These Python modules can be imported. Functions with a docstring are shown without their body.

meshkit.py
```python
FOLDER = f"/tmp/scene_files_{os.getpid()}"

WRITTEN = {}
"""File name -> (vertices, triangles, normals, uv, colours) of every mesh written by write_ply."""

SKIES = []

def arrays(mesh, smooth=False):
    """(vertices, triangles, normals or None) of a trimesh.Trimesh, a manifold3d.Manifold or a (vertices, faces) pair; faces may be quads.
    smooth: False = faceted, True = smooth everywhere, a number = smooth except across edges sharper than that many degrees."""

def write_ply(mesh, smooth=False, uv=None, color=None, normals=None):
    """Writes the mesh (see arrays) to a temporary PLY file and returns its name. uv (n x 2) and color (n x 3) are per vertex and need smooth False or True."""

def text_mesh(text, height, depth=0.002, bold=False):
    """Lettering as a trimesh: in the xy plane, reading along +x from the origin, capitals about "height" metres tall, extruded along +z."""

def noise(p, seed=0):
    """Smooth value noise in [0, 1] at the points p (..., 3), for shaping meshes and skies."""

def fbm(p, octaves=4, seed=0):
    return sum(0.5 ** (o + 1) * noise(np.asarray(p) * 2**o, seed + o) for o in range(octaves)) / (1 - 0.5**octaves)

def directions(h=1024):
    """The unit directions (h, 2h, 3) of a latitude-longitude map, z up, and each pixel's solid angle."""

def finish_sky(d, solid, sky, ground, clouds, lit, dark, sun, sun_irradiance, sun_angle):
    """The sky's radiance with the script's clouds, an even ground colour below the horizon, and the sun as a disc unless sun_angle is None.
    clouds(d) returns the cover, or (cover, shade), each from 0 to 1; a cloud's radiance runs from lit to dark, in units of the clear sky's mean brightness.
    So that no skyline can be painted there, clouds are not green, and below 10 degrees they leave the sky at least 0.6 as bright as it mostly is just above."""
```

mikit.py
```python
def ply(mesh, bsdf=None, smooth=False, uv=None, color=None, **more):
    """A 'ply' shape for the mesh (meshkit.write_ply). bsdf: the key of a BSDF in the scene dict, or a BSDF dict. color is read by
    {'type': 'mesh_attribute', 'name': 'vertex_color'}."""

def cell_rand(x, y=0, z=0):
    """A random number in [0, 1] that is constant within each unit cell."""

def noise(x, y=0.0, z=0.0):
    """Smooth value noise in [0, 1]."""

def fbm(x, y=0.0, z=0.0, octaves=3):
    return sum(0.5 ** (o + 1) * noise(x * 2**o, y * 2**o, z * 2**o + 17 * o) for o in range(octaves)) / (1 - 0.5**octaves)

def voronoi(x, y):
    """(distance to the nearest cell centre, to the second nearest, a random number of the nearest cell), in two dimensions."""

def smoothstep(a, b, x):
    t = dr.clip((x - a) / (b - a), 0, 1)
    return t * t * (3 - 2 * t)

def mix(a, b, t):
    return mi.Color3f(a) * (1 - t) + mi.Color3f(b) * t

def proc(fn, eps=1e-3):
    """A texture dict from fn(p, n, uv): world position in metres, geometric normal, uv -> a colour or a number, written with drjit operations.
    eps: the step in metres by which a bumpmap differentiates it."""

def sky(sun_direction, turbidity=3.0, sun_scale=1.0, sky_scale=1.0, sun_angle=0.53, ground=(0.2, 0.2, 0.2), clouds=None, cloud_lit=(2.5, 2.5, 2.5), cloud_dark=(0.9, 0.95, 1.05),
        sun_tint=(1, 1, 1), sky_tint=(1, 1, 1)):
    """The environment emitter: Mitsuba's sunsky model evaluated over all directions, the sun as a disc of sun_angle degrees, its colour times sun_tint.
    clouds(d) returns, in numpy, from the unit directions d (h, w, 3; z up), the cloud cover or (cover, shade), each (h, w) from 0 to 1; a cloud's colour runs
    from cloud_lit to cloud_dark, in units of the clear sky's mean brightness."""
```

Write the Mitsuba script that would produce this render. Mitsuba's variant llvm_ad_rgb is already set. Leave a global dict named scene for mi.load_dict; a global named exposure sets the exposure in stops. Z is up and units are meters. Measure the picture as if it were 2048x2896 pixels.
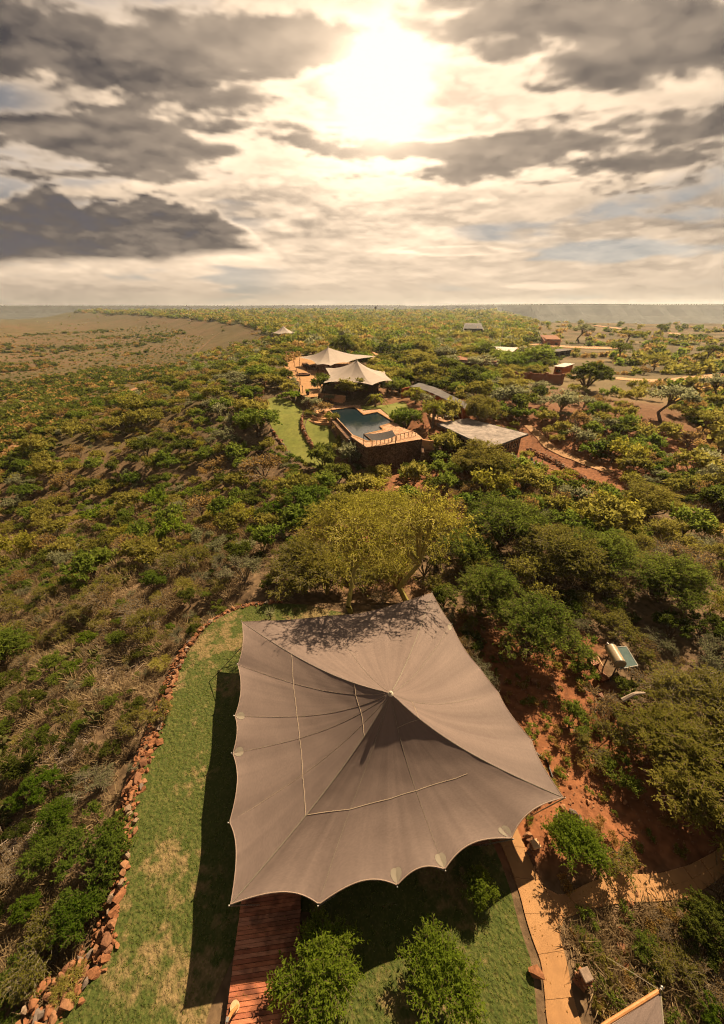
import math, random
import numpy as np, trimesh, drjit as dr, mitsuba as mi
from scipy.spatial import ConvexHull, cKDTree
from shapely.geometry import Polygon, LineString, Point
from shapely import contains_xy, union_all, prepare
import mikit, meshkit
from mikit import proc, noise, fbm, mix, smoothstep, voronoi
T = mi.ScalarTransform4f
scene, labels = {'type': 'scene'}, {}
sin, cos, tan, pi = np.sin, np.cos, np.tan, np.pi

# ------------------------------------------------------------------ camera, sky, exposure, haze
CAM_H, PITCH, VFOV = 22.5, math.radians(28.95), 108.0
FPX = 1448 / math.tan(math.radians(VFOV / 2))
exposure = 1.32
scene['camera'] = {'type': 'perspective', 'fov_axis': 'y', 'fov': VFOV, 'near_clip': 0.1, 'far_clip': 30000.0,
    'to_world': T().look_at(origin=[0, 0, CAM_H], target=[0, cos(PITCH), CAM_H - sin(PITCH)], up=[0, 0, 1]),
    'medium': {'type': 'ref', 'id': 'haze_air'}}
SUN_AZ, SUN_EL = math.radians(38), math.radians(47)
SUN = [sin(SUN_AZ) * cos(SUN_EL), cos(SUN_AZ) * cos(SUN_EL), sin(SUN_EL)]

def clouds(d):
    """cover and shade of the cloud deck; X, Z are tangents to the side of and above the viewing direction"""
    fwd = np.maximum(np.abs(d[..., 1]), 0.12)
    X, Z = d[..., 0] / fwd, d[..., 2] / fwd
    back = np.where(d[..., 1] < 0, 1.0, 0.0)
    st = lambda a, b, x: np.clip((x - a) / (b - a), 0, 1) ** 2 * (3 - 2 * np.clip((x - a) / (b - a), 0, 1))
    def n(u, v, seed, o=5):
        return meshkit.fbm(np.stack([u, v, 7.3 * back], -1), o, seed)
    def blob(x, z, rx, rz, p=1.0):
        return np.exp(-(((X - x) / rx) ** 2 + ((Z - z) / rz) ** 2) ** p)
    # a deck seen in perspective: flatter and finer towards the horizon
    q = Z + 0.10
    U, W = X / q ** 0.55, np.log(q)
    wu, wv = n(U * 2.2, W * 5, 3, 4) - 0.5, n(U * 2.2 + 9, W * 5, 4, 4) - 0.5
    U2, W2 = U + 0.30 * wu, W + 0.10 * wv
    U3, W3 = U + 0.10 * wu, W + 0.03 * wv
    big = n(U2 * 1.3, W2 * 4.0, 11, 3)
    band = n(U2 * 2.6, W2 * 9.0, 12, 6)
    fine = n(U3 * 8.0, W3 * 22.0, 13, 5)
    puff = n(U3 * 24.0, W3 * 40.0, 14, 4)
    dens = 0.20 * big + 0.44 * band + 0.26 * fine + 0.10 * puff
    bias = 0.0 * X
    bias = bias + 0.25 * blob(-0.46, 0.415, 0.46, 0.060) + 0.27 * blob(0.50, 0.43, 0.42, 0.080) + 0.12 * blob(-0.12, 0.415, 0.16, 0.035)
    bias = bias + 0.15 * blob(-0.55, 0.285, 0.45, 0.055) + 0.125 * blob(0.40, 0.262, 0.60, 0.050) + 0.05 * blob(0.55, 0.33, 0.3, 0.03)
    bias = bias - 0.25 * blob(0.036, 0.36, 0.10, 0.06) - 0.11 * blob(0.0, 0.14, 0.6, 0.045) - 0.10 * blob(0.3, 0.08, 0.9, 0.05)
    bias = bias - 0.14 * blob(-0.74, 0.35, 0.22, 0.028) - 0.10 * st(0.12, 0.03, Z)
    thick = st(0.475, 0.67, dens + bias)
    top = np.interp(X, [-1.2, -.9, -.78, -.70, -.655, -.60, -.45, -.31, -.24, -.17], [.19, .19, .195, .215, .236, .200, .210, .186, .150, .09])
    top = top + 0.035 * (n(X * 16, Z * 12, 41, 5) - 0.5) + 0.012 * (puff - 0.5)
    cum = st(-0.004, 0.016, top - Z) * st(0.062, 0.105, Z - 0.03 * (X + 0.6) + 0.03 * (band - 0.5)) * st(-0.15, -0.28, X + 0.25 * (band - 0.5)) * (X < 0) * (1 - back)
    streak = st(0.42, 0.85, blob(0.20, 0.107, 0.21, 0.0105) + 0.6 * (fine - 0.5)) * (1 - back)
    low = st(0.40, 0.8, blob(0.42, 0.040, 0.13, 0.009) + 0.7 * (fine - 0.5)) * (1 - back)
    thick = np.maximum(thick, np.maximum(1.0 * cum, np.maximum(0.75 * streak, 0.5 * low)))
    core = blob(0.036, 0.358, 0.095, 0.074, 1.3)  # sun glow painted into the cloud shade; SUN itself stands higher and to the right
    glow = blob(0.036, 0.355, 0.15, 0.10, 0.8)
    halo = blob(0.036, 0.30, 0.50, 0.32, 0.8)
    cover = 1 - 0.55 * np.clip(1.5 * blob(-0.78, 0.345, 0.17, 0.024) + st(0.58, 0.7, n(U2 * 1.7, W2 * 5, 51, 4)) * st(0.1, 0.3, np.abs(X)), 0, 1) * (1 - thick)
    calm = 0.25 + 0.75 * st(0.02, 0.22, Z)
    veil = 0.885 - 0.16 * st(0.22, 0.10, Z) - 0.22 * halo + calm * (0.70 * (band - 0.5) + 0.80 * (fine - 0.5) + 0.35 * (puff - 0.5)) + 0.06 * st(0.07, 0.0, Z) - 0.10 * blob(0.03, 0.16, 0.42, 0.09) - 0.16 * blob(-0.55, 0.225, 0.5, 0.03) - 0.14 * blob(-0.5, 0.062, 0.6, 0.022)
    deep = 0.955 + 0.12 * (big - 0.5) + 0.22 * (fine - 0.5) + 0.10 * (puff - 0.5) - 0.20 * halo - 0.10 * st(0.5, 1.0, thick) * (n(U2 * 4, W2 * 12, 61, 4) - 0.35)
    deep = deep + 0.06 * cum
    edge = thick * (1 - thick) * 4
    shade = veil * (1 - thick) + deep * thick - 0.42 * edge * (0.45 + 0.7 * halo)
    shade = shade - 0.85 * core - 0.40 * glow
    away = np.clip(st(0.46, 0.8, Z) + back, 0, 1)          # the same deck, darkened above and behind the view to cut ambient light
    shade = shade + (0.92 + 0.20 * (band - 0.5) - shade) * away
    return cover, np.clip(shade, 0, 1)

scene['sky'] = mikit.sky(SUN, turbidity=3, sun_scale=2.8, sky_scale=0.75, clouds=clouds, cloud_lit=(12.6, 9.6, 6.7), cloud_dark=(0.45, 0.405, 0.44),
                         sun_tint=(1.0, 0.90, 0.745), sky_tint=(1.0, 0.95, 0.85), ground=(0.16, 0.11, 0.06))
scene['haze_air'] = {'type': 'homogeneous', 'albedo': {'type': 'rgb', 'value': [0.80, 0.87, 0.96]}, 'sigma_t': 0.00013, 'phase': {'type': 'hg', 'g': 0.5}}
scene['haze'] = {'type': 'cube', 'to_world': T().translate([0, 1000, -14]).scale([5600, 5600, 92]), 'bsdf': {'type': 'null'}, 'interior': {'type': 'ref', 'id': 'haze_air'}}
labels['haze'] = {'label': 'thin warm haze in the air over the plain', 'category': 'haze', 'kind': 'stuff'}

# ------------------------------------------------------------------ helpers
RNG = np.random.default_rng(7)
used = {}
def key_for(name):
    i = used.get(name, -1) + 1
    used[name] = i
    return name if i == 0 else f'{name}_{i:03d}'
def tag(k, label=None, cat=None, group=None, kind=None):
    d = labels.setdefault(k, {})
    for a, b in (('label', label), ('category', cat), ('group', group), ('kind', kind)):
        if b: d[a] = b
    return k
def put(name, mesh, bsdf, parent=None, smooth=False, uv=None, to_world=None, label=None, cat=None, group=None, kind=None):
    k = key_for(f'{parent}__{name}' if parent else name)
    scene[k] = mikit.ply(mesh, bsdf, smooth=smooth, uv=uv) if not isinstance(mesh, dict) else dict(mesh)
    if to_world is not None: scene[k]['to_world'] = to_world
    if label or cat or group or kind: tag(k, label, cat, group, kind)
    return k
def thing(name, label, cat, group=None):
    return tag(key_for(name), label, cat, group)
def mat4(loc=(0, 0, 0), rz=0.0, s=1.0, tilt=None):
    t = T().translate(list(map(float, loc))).rotate([0, 0, 1], math.degrees(rz))
    if tilt: t = t.rotate([1, 0, 0], tilt[0]).rotate([0, 1, 0], tilt[1])
    return t.scale([s, s, s] if np.isscalar(s) else list(map(float, s)))
def cat(ms):
    return trimesh.util.concatenate(ms)
def box(sx, sy, sz, c=(0, 0, 0), ch=0.0):
    """box with chamfered edges"""
    if ch <= 0:
        m = trimesh.creation.box((sx, sy, sz))
    else:
        v = []
        for a in (-1, 1):
            for b in (-1, 1):
                for e in (-1, 1):
                    x, y, z = a * sx / 2, b * sy / 2, e * sz / 2
                    v += [(x, y - b * ch, z - e * ch), (x - a * ch, y, z - e * ch), (x - a * ch, y - b * ch, z)]
        m = trimesh.convex.convex_hull(np.array(v))
    m.apply_translation(c)
    return m
def beam(p, q, w, h=None, ch=0.0):
    p, q = np.array(p, float), np.array(q, float)
    L = np.linalg.norm(q - p); z = (q - p) / L
    up = np.array([0, 0, 1.0]) if abs(z[2]) < 0.9 else np.array([0, 1.0, 0])
    x = np.cross(up, z); x /= np.linalg.norm(x); y = np.cross(z, x)
    m = box(w, h or w, L, ch=ch); M = np.eye(4); M[:3, 0], M[:3, 1], M[:3, 2], M[:3, 3] = x, y, z, (p + q) / 2
    m.apply_transform(M)
    return m
def tubes(P0, P1, r0, r1, sides=3):
    """many tapered prisms as (v, f)"""
    P0, P1 = np.atleast_2d(P0).astype(float), np.atleast_2d(P1).astype(float)
    n = len(P0); z = P1 - P0; z /= np.linalg.norm(z, axis=1, keepdims=True) + 1e-9
    ref = np.where(np.abs(z[:, 2:]) < 0.9, [[0, 0, 1.0]], [[1.0, 0, 0]])
    x = np.cross(ref, z); x /= np.linalg.norm(x, axis=1, keepdims=True) + 1e-9; y = np.cross(z, x)
    a = np.arange(sides) * 2 * pi / sides
    ring = cos(a)[None, :, None] * x[:, None] + sin(a)[None, :, None] * y[:, None]
    r0, r1 = np.broadcast_to(r0, n), np.broadcast_to(r1, n)
    v = np.concatenate([P0[:, None] + ring * r0[:, None, None], P1[:, None] + ring * r1[:, None, None]], 1).reshape(-1, 3)
    i = np.arange(sides); j = (i + 1) % sides
    q = np.vstack([np.stack([i, j, j + sides], 1), np.stack([i, j + sides, i + sides], 1)])
    f = (np.arange(n)[:, None, None] * 2 * sides + q[None]).reshape(-1, 3)
    return v, f
def tube_path(pts, r, sides=6):
    """one smooth tube through points, closed at both ends"""
    p = np.array(pts, float); n = len(p)
    t = np.gradient(p, axis=0); t /= np.linalg.norm(t, axis=1, keepdims=True)
    ref = np.array([0, 0, 1.0]) if np.mean(np.abs(t[:, 2])) < 0.85 else np.array([0, 1.0, 0])
    x = np.cross(t, ref); x /= np.linalg.norm(x, axis=1, keepdims=True) + 1e-9; y = np.cross(x, t)
    a = np.arange(sides) * 2 * pi / sides; r = np.broadcast_to(r, n)
    v = (p[:, None] + r[:, None, None] * (cos(a)[None, :, None] * x[:, None] + sin(a)[None, :, None] * y[:, None])).reshape(-1, 3)
    f = []
    for i in range(n - 1):
        for j in range(sides):
            A, B = i * sides + j, i * sides + (j + 1) % sides
            f += [(A, B, B + sides), (A, B + sides, A + sides)]
    v = np.vstack([v, p[:1], p[-1:]]); c0, c1 = len(v) - 2, len(v) - 1
    for j in range(sides):
        f += [(c0, (j + 1) % sides, j), (c1, (n - 1) * sides + j, (n - 1) * sides + (j + 1) % sides)]
    m = trimesh.Trimesh(v, np.array(f), process=False); m.fix_normals() if n < 40 else None
    return m
def prism(poly, z0, z1):
    m = trimesh.creation.extrude_polygon(poly if not isinstance(poly, (list, np.ndarray)) else Polygon(poly), z1 - z0, engine='earcut')
    m.apply_translation((0, 0, z0)); return m
def smooth_line(pts, step=0.5):
    """Catmull-Rom through 2-D or 3-D points, resampled"""
    p = np.array(pts, float); p = np.vstack([2 * p[0] - p[1], p, 2 * p[-1] - p[-2]]); out = []
    for i in range(1, len(p) - 2):
        n = max(2, int(np.linalg.norm(p[i + 1] - p[i]) / step))
        for t in np.arange(n) / n:
            a, b, c, d = p[i - 1], p[i], p[i + 1], p[i + 2]
            out.append(0.5 * (2 * b + (c - a) * t + (2 * a - 5 * b + 4 * c - d) * t * t + (3 * b - a - 3 * c + d) * t ** 3))
    return np.array(out + [p[-2]])
def sstep(a, b, x):
    t = np.clip((np.asarray(x, float) - a) / (b - a), 0, 1); return t * t * (3 - 2 * t)
# surveyed points: where a sight line from the drone's position meets a level or the ground
def sight(px, py):
    x, y = px - 1024, py - 1448
    return np.array([x, FPX * cos(PITCH) - y * sin(PITCH), -FPX * sin(PITCH) - y * cos(PITCH)])
def at(q, z=0.0):
    d = sight(*q); return np.array([0, 0, CAM_H]) + d * ((z - CAM_H) / d[2])
A1 = lambda x, y: (x * .6305, 800 + y * .6305)
A2 = lambda x, y: (1024 + x * .6305, 800 + y * .6305)
A3 = lambda x, y: (700 + x * .4926, 950 + y * .4926)
A4 = lambda x, y: (x * .431, 1500 + y * .431)
A5 = lambda x, y: (x * .431, 2200 + y * .431)
A6 = lambda x, y: (600 + x * .6158, 1600 + y * .6158)
A7 = lambda x, y: (1400 + x * .399, 1700 + y * .399)
A8 = lambda x, y: (1300 + x * .4606, 2250 + y * .4606)
A9 = lambda x, y: (600 + x * .4926, 2450 + y * .4926)
D = lambda x, y: (x * 2048 / 1624, y * 2048 / 1624)

# ------------------------------------------------------------------ terrain
EDGE_Y = [-40, -3, 0.5, 2.8, 4.3, 6.2, 8.6, 11.7, 16.6, 21.9, 24.5, 30, 58, 78, 100, 140, 200, 300, 450, 700, 1000, 2000, 6000, 20000]
EDGE_X = [-24, -17.3, -14, -11.5, -10.3, -10.7, -11.8, -12.8, -13.3, -12.6, -10, -11, -13, -20, -27, -34, -42, -62, -120, -280, -520, -1500, -6000, -20000]
def rough(x, y, s, o=4, seed=1):
    return meshkit.fbm(np.stack([x * s, y * s, 0 * x + 0.5], -1), o, seed) - 0.5
def h_raw(x, y):
    x, y = np.asarray(x, float), np.asarray(y, float)
    s = np.interp(y, EDGE_Y, EDGE_X) - x
    wig = rough(x, y, 0.06, 3, 5) * 10 * sstep(2, 20, s)
    s2 = np.maximum(s + wig, 0)
    drop = 0.85 * sstep(0.05, 0.5, s) * sstep(27, 24.5, y) + 23 * (1 - np.exp(-s2 * 0.26 / 23)) - 23.5 * sstep(230, 640, s2)
    wall_back = 0.8 * sstep(24.3, 25.3, y - np.interp(x, [-14, -9, 6, 12], [-1.2, 0, 0, 3])) * sstep(14, 9, x)
    sad = (3.0 - 0.8) * sstep(26, 50, y) + wall_back
    lodge = 4.6 * sstep(59, 88, y) + 2.4 * sstep(86, 103, y) * sstep(11, 3, x)
    z = -sad + lodge + (-1.2) * sstep(110, 320, y) - drop
    z = z + 0.8 * sstep(13, 30, x) * sstep(60, 30, y) + 1.4 * sstep(25, 45, x) * sstep(30, 50, y) * sstep(100, 70, y)
    r = np.hypot(x, y)
    z = z + rough(x, y, 0.22, 3, 8) * 0.45 * sstep(10, 17, np.abs(x) + 0.6 * np.maximum(y - 14, 0)) * sstep(200, 60, r)
    z = z + rough(x, y, 0.02, 4, 9) * 5 * sstep(60, 260, s) + rough(x, y, 0.010, 5, 19) * 26 * sstep(75, 300, s) * sstep(1500, 600, s)
    z = z + rough(x, y, 0.012, 3, 10) * 3.0 * sstep(160, 500, y)
    east = sstep(0.30, 0.52, x / np.maximum(y, 1)) * sstep(0, 100, y)
    z = z - 75 * east * sstep(720, 1250, r + 500 * rough(x, y, 0.004, 3, 12)) - 70 * (1 - east) * sstep(1900, 3000, r)
    return z
def axis(fine0, fine1, step, lo, hi, grow):
    mid = np.arange(fine0, fine1 + 1e-6, step); up, dn = [], []
    s, v = step, fine1
    while v < hi: s *= grow; v += s; up.append(v)
    s, v = step, fine0
    while v > lo: s *= grow; v -= s; dn.append(v)
    return np.array(dn[::-1] + list(mid) + up)
GX = axis(-22, 20, 0.3, -5200, 5200, 1.030)
GY = axis(-3, 30, 0.3, -2500, 5200, 1.030)
GXX, GYY = np.meshgrid(GX, GY)
GZ = h_raw(GXX, GYY)
def gh(x, y):
    i = np.clip(np.searchsorted(GX, x) - 1, 0, len(GX) - 2); j = np.clip(np.searchsorted(GY, y) - 1, 0, len(GY) - 2)
    u = (x - GX[i]) / (GX[i + 1] - GX[i]); v = (y - GY[j]) / (GY[j + 1] - GY[j])
    return (GZ[j, i] * (1 - u) + GZ[j, i + 1] * u) * (1 - v) + (GZ[j + 1, i] * (1 - u) + GZ[j + 1, i + 1] * u) * v
def atg(q, dz=0.0):
    """where the sight line meets the ground (raised by dz)"""
    d = sight(*q); d = d / np.linalg.norm(d)
    t = np.geomspace(5, 12000, 3000); p = np.array([0, 0, CAM_H]) + t[:, None] * d
    under = p[:, 2] < gh(p[:, 0], p[:, 1]) + dz
    k = int(np.argmax(under)) if under.any() else len(t) - 1
    lo, hi = t[max(k - 1, 0)], t[k]
    for _ in range(30):
        m = (lo + hi) / 2; q3 = np.array([0, 0, CAM_H]) + m * d
        lo, hi = (lo, m) if q3[2] < gh(q3[0], q3[1]) + dz else (m, hi)
    return np.array([0, 0, CAM_H]) + hi * d
def ribbon(line, width, dz=0.03, across=4):
    """a strip laid on the ground along a 2-D line"""
    p = np.array(line, float)[:, :2]; t = np.gradient(p, axis=0); t /= np.linalg.norm(t, axis=1, keepdims=True)
    nrm = np.stack([-t[:, 1], t[:, 0]], 1); w = np.broadcast_to(width, len(p))
    k = np.linspace(-0.5, 0.5, across + 1)
    xy = p[:, None] + nrm[:, None] * (w[:, None] * k[None])[..., None]
    z = gh(xy[..., 0], xy[..., 1]) + dz
    v = np.concatenate([xy, z[..., None]], -1).reshape(-1, 3)
    i, j = np.meshgrid(np.arange(len(p) - 1), np.arange(across), indexing='ij'); a = i * (across + 1) + j
    return v, np.stack([a, a + across + 1, a + across + 2, a + 1], -1).reshape(-1, 4)

# ------------------------------------------------------------------ materials
# numbers that differ between alike materials are kept as variables, so that alike materials compile to one piece of code
def num(x): return dr.opaque(mi.Float, float(x))
def col3(c): return mi.Color3f(num(c[0]), num(c[1]), num(c[2]))
def lerp3(a, b, t): return a * (1 - t) + b * t
def principled(base, rough_=0.9, bump=None, bs=0.02, spec=0.25):
    b = {'type': 'principled', 'base_color': base if isinstance(base, dict) else {'type': 'rgb', 'value': list(base)}, 'roughness': rough_, 'specular': spec}
    if bump: b = {'type': 'bumpmap', 'arbitrary': bump, 'scale': bs, 'bsdf': b}
    return {'type': 'twosided', 'bsdf': b}
def mottled(a, b, f=(3, 3, 3), f2=12.0, lo=1.0, amp=0.0):
    """a mix of two colours by noise of frequency f, with a finer mottling of frequency f2"""
    a, b, f, f2, lo, amp = col3(a), col3(b), [num(x) for x in f], num(f2), num(lo), num(amp)
    return proc(lambda p, n, uv: lerp3(a, b, fbm(p.x * f[0], p.y * f[1], p.z * f[2], 3)) * (lo + amp * fbm(p.x * f2, p.y * f2, p.z * f2, 2)), 0.01)
def relief(*f):
    f = [num(x) for x in f]
    return proc(lambda p, n, uv: fbm(p.x * f[0], p.y * f[1], p.z * f[2], 3), 0.01)
def mat(name, a, b, f=(3, 3, 3), f2=12.0, amp=0.0, rough_=0.9, bump=None, bs=0.02):
    scene[name] = principled(mottled(a, b, f, f2, 1 - amp / 2, amp), rough_, relief(*bump) if bump else None, bs); return name
def plain(name, c, rough_=0.8):
    scene[name] = principled(c, rough_); return name
def soil_fn(p, n, uv):
    x, y = p.x, p.y
    a = fbm(x * 0.45, y * 0.45, 0, 3); b = fbm(x * 3.1, y * 3.1, 2.0, 3)
    r2 = dr.sqrt(x * x + y * y)
    red = mix((0.125, 0.046, 0.019), (0.275, 0.115, 0.052), a * 0.4 + b * 0.6)
    brown = mix((0.07, 0.046, 0.026), (0.175, 0.118, 0.068), b)
    corridor = smoothstep(4.5, 7.0, x) * smoothstep(25.0, 19.0, y) * smoothstep(19.0, 15.0, x + (a - 0.5) * 8) * smoothstep(6.0, 7.8, y)
    slope = smoothstep(0.50, 0.62, fbm(x * 0.13, y * 0.13, 7.0, 3)) * smoothstep(-8.0, 2.0, x) * smoothstep(24.0, 32.0, y) * 0.8
    lodge = smoothstep(44.0, 49.0, y + (a - 0.5) * 8) * smoothstep(2.0, 7.0, x) * 0.9
    near = mix(brown, red, dr.maximum(dr.maximum(corridor, slope), lodge)) * (0.7 + 0.6 * b)
    far1 = fbm(x * 0.02, y * 0.02, 5.0, 3); far2 = fbm(x * 0.11, y * 0.11, 9.0, 3)
    grassy = mix((0.060, 0.048, 0.020), (0.105, 0.078, 0.034), far2)
    grassy = mix(grassy, mix((0.14, 0.105, 0.048), (0.21, 0.155, 0.08), far2), smoothstep(0.34, 0.50, x / dr.maximum(y, 1.0)) * smoothstep(0.35, 0.6, far1 + 0.1))
    bare = mix((0.090, 0.054, 0.028), (0.135, 0.084, 0.044), far2)
    far = mix(grassy, bare, smoothstep(0.46, 0.62, far1 * 0.75 + far2 * 0.25 + 0.05 * smoothstep(-70.0, -130.0, x + y * 0.15)))
    speck = smoothstep(0.53, 0.60, b * 0.3 + 0.4 * far2 + 0.3 * far1)
    far = mix(far, (0.075, 0.068, 0.026), speck * 0.85 * smoothstep(90.0, 260.0, r2))
    far = mix(far, (0.06, 0.06, 0.028), 0.8 * smoothstep(900.0, 2200.0, r2))
    return mix(near, far, smoothstep(70.0, 130.0, r2))
scene['soil'] = principled(proc(soil_fn), 0.95, relief(4, 4, 4), 0.06)
def lawn_fn(p, n, uv):
    x, y = p.x, p.y
    a = fbm(x * 0.55 + 3, y * 0.55, 0, 3); b = fbm(x * 3.3, y * 3.3, 3, 3); c = fbm(x * 14, y * 14, 1, 2)
    g = mix((0.030, 0.053, 0.009), (0.088, 0.097, 0.023), c * 0.6 + b * 0.4)
    dry = mix((0.125, 0.095, 0.038), (0.23, 0.165, 0.082), c)
    t = smoothstep(0.52, 0.72, a * 0.62 + b * 0.38 + 0.10 * smoothstep(11.0, 19.0, y) + 0.05 * smoothstep(-3.0, 3.0, x)) * 0.9
    return mix(g, dry, t + 0.15 * smoothstep(0.5, 0.8, c))
scene['grass_turf'] = principled(proc(lawn_fn), 0.95, relief(9, 9, 9), 0.12)
mat('grass_lodge', (0.085, 0.115, 0.016), (0.20, 0.20, 0.045), (.35, .35, .35), 2.0, .5)
mat('ochre_concrete', (0.27, 0.142, 0.060), (0.38, 0.214, 0.094), (1.1, 1.1, 1.1), 4, .32, .8)
mat('track_dust', (0.42, 0.215, 0.10), (0.55, 0.33, 0.18), (.5, .5, .5), 3.0, .2)
mat('valley_earth', (0.10, 0.062, 0.032), (0.15, 0.095, 0.05), (.3, .3, .3), 2.0, .3)
mat('valley_dust', (0.20, 0.105, 0.05), (0.30, 0.17, 0.09), (.3, .3, .3), 2.0, .3)
ST = []
for i, (a, b) in enumerate([((.165, .068, .032), (.27, .122, .058)), ((.185, .085, .042), (.30, .16, .085)), ((.14, .065, .036), (.24, .118, .066)), ((.18, .13, .09), (.30, .215, .15)), ((.11, .085, .07), (.19, .15, .125))]):
    ST.append(mat(f'rust_stone_{i}', a, b, (3.1, 3.1, 3.1), 13, .6, .9, (12, 12, 12), .03))
mat('rubble_grey', (.17, .12, .09), (.36, .28, .22), (3, 3, 3), 13, .6)
def cells(joint, a, b, su, sv, x, y, z, e0, e1):
    """masonry, paving or pebbles too far off to build piece by piece"""
    joint, a, b, su, sv, x, y, z, e0, e1 = col3(joint), col3(a), col3(b), *[num(q) for q in (su, sv, x, y, z, e0, e1)]
    def fn(p, n, uv):
        v = voronoi((p.x * x + p.y * y) * su, p.z * sv + p.y * z)
        return lerp3(joint, lerp3(a, b, v[2]), smoothstep(e0, e1, v[1] - v[0]))
    return proc(fn)
scene['masonry'] = principled(cells((0.04, 0.024, 0.016), (0.105, 0.055, 0.032), (0.23, 0.135, 0.08), 2.3, 3.4, .77, .64, 0, .03, .16), .92)
scene['paving'] = principled(cells((0.22, 0.12, 0.07), (0.36, 0.20, 0.115), (0.46, 0.29, 0.18), 1.6, 0, 1, 0, 1.6, .02, .10), .85)
scene['pebbles'] = principled(cells((.06, .05, .045), (.20, .17, .15), (.38, .34, .30), 3.2, 0, 1, 0, 3.2, .05, .25), .8)
def canvas_fn(p, n, uv):
    a = fbm(uv.x * 3, uv.y * 2.2, 0, 3); b = fbm(uv.x * 38, uv.y * 1.4, 2, 3); c = noise(uv.x * 160, uv.y * 160)
    base = mix((0.108, 0.082, 0.074), (0.190, 0.145, 0.129), a * 0.45 + b * 0.65 - 0.05)
    return base * (0.93 + 0.14 * c)
scene['canvas'] = principled(proc(canvas_fn), 0.75, relief(1.2, 1.2, 1.2), 0.03)
mat('canvas_far', (0.30, 0.255, 0.222), (0.37, 0.316, 0.275), (.6, .6, .6), 6, .1, .8)
plain('canvas_shade', (0.035, 0.030, 0.030)); plain('seam_tape', (0.36, 0.29, 0.22), .7); plain('hem_tape', (0.24, 0.18, 0.145), .7)
plain('patch_vinyl', (0.21, 0.185, 0.145), .6); plain('pale_cap', (0.40, 0.36, 0.29), .5)
def wood(name, c, rough_=0.6):
    c, d = col3(c), col3([c[0] * .55, c[1] * .5, c[2] * .5])
    scene[name] = principled(proc(lambda p, n, uv: lerp3(d, c, fbm(p.x * 2.2 - p.y * 0.25, p.y * 22 + p.x * 2.6, p.z * 9, 3)) * (0.55 + 0.75 * smoothstep(0.3, 0.62, fbm(p.x * 1.9, p.y * 1.9, 3.0, 3)))), rough_); return name
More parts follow.
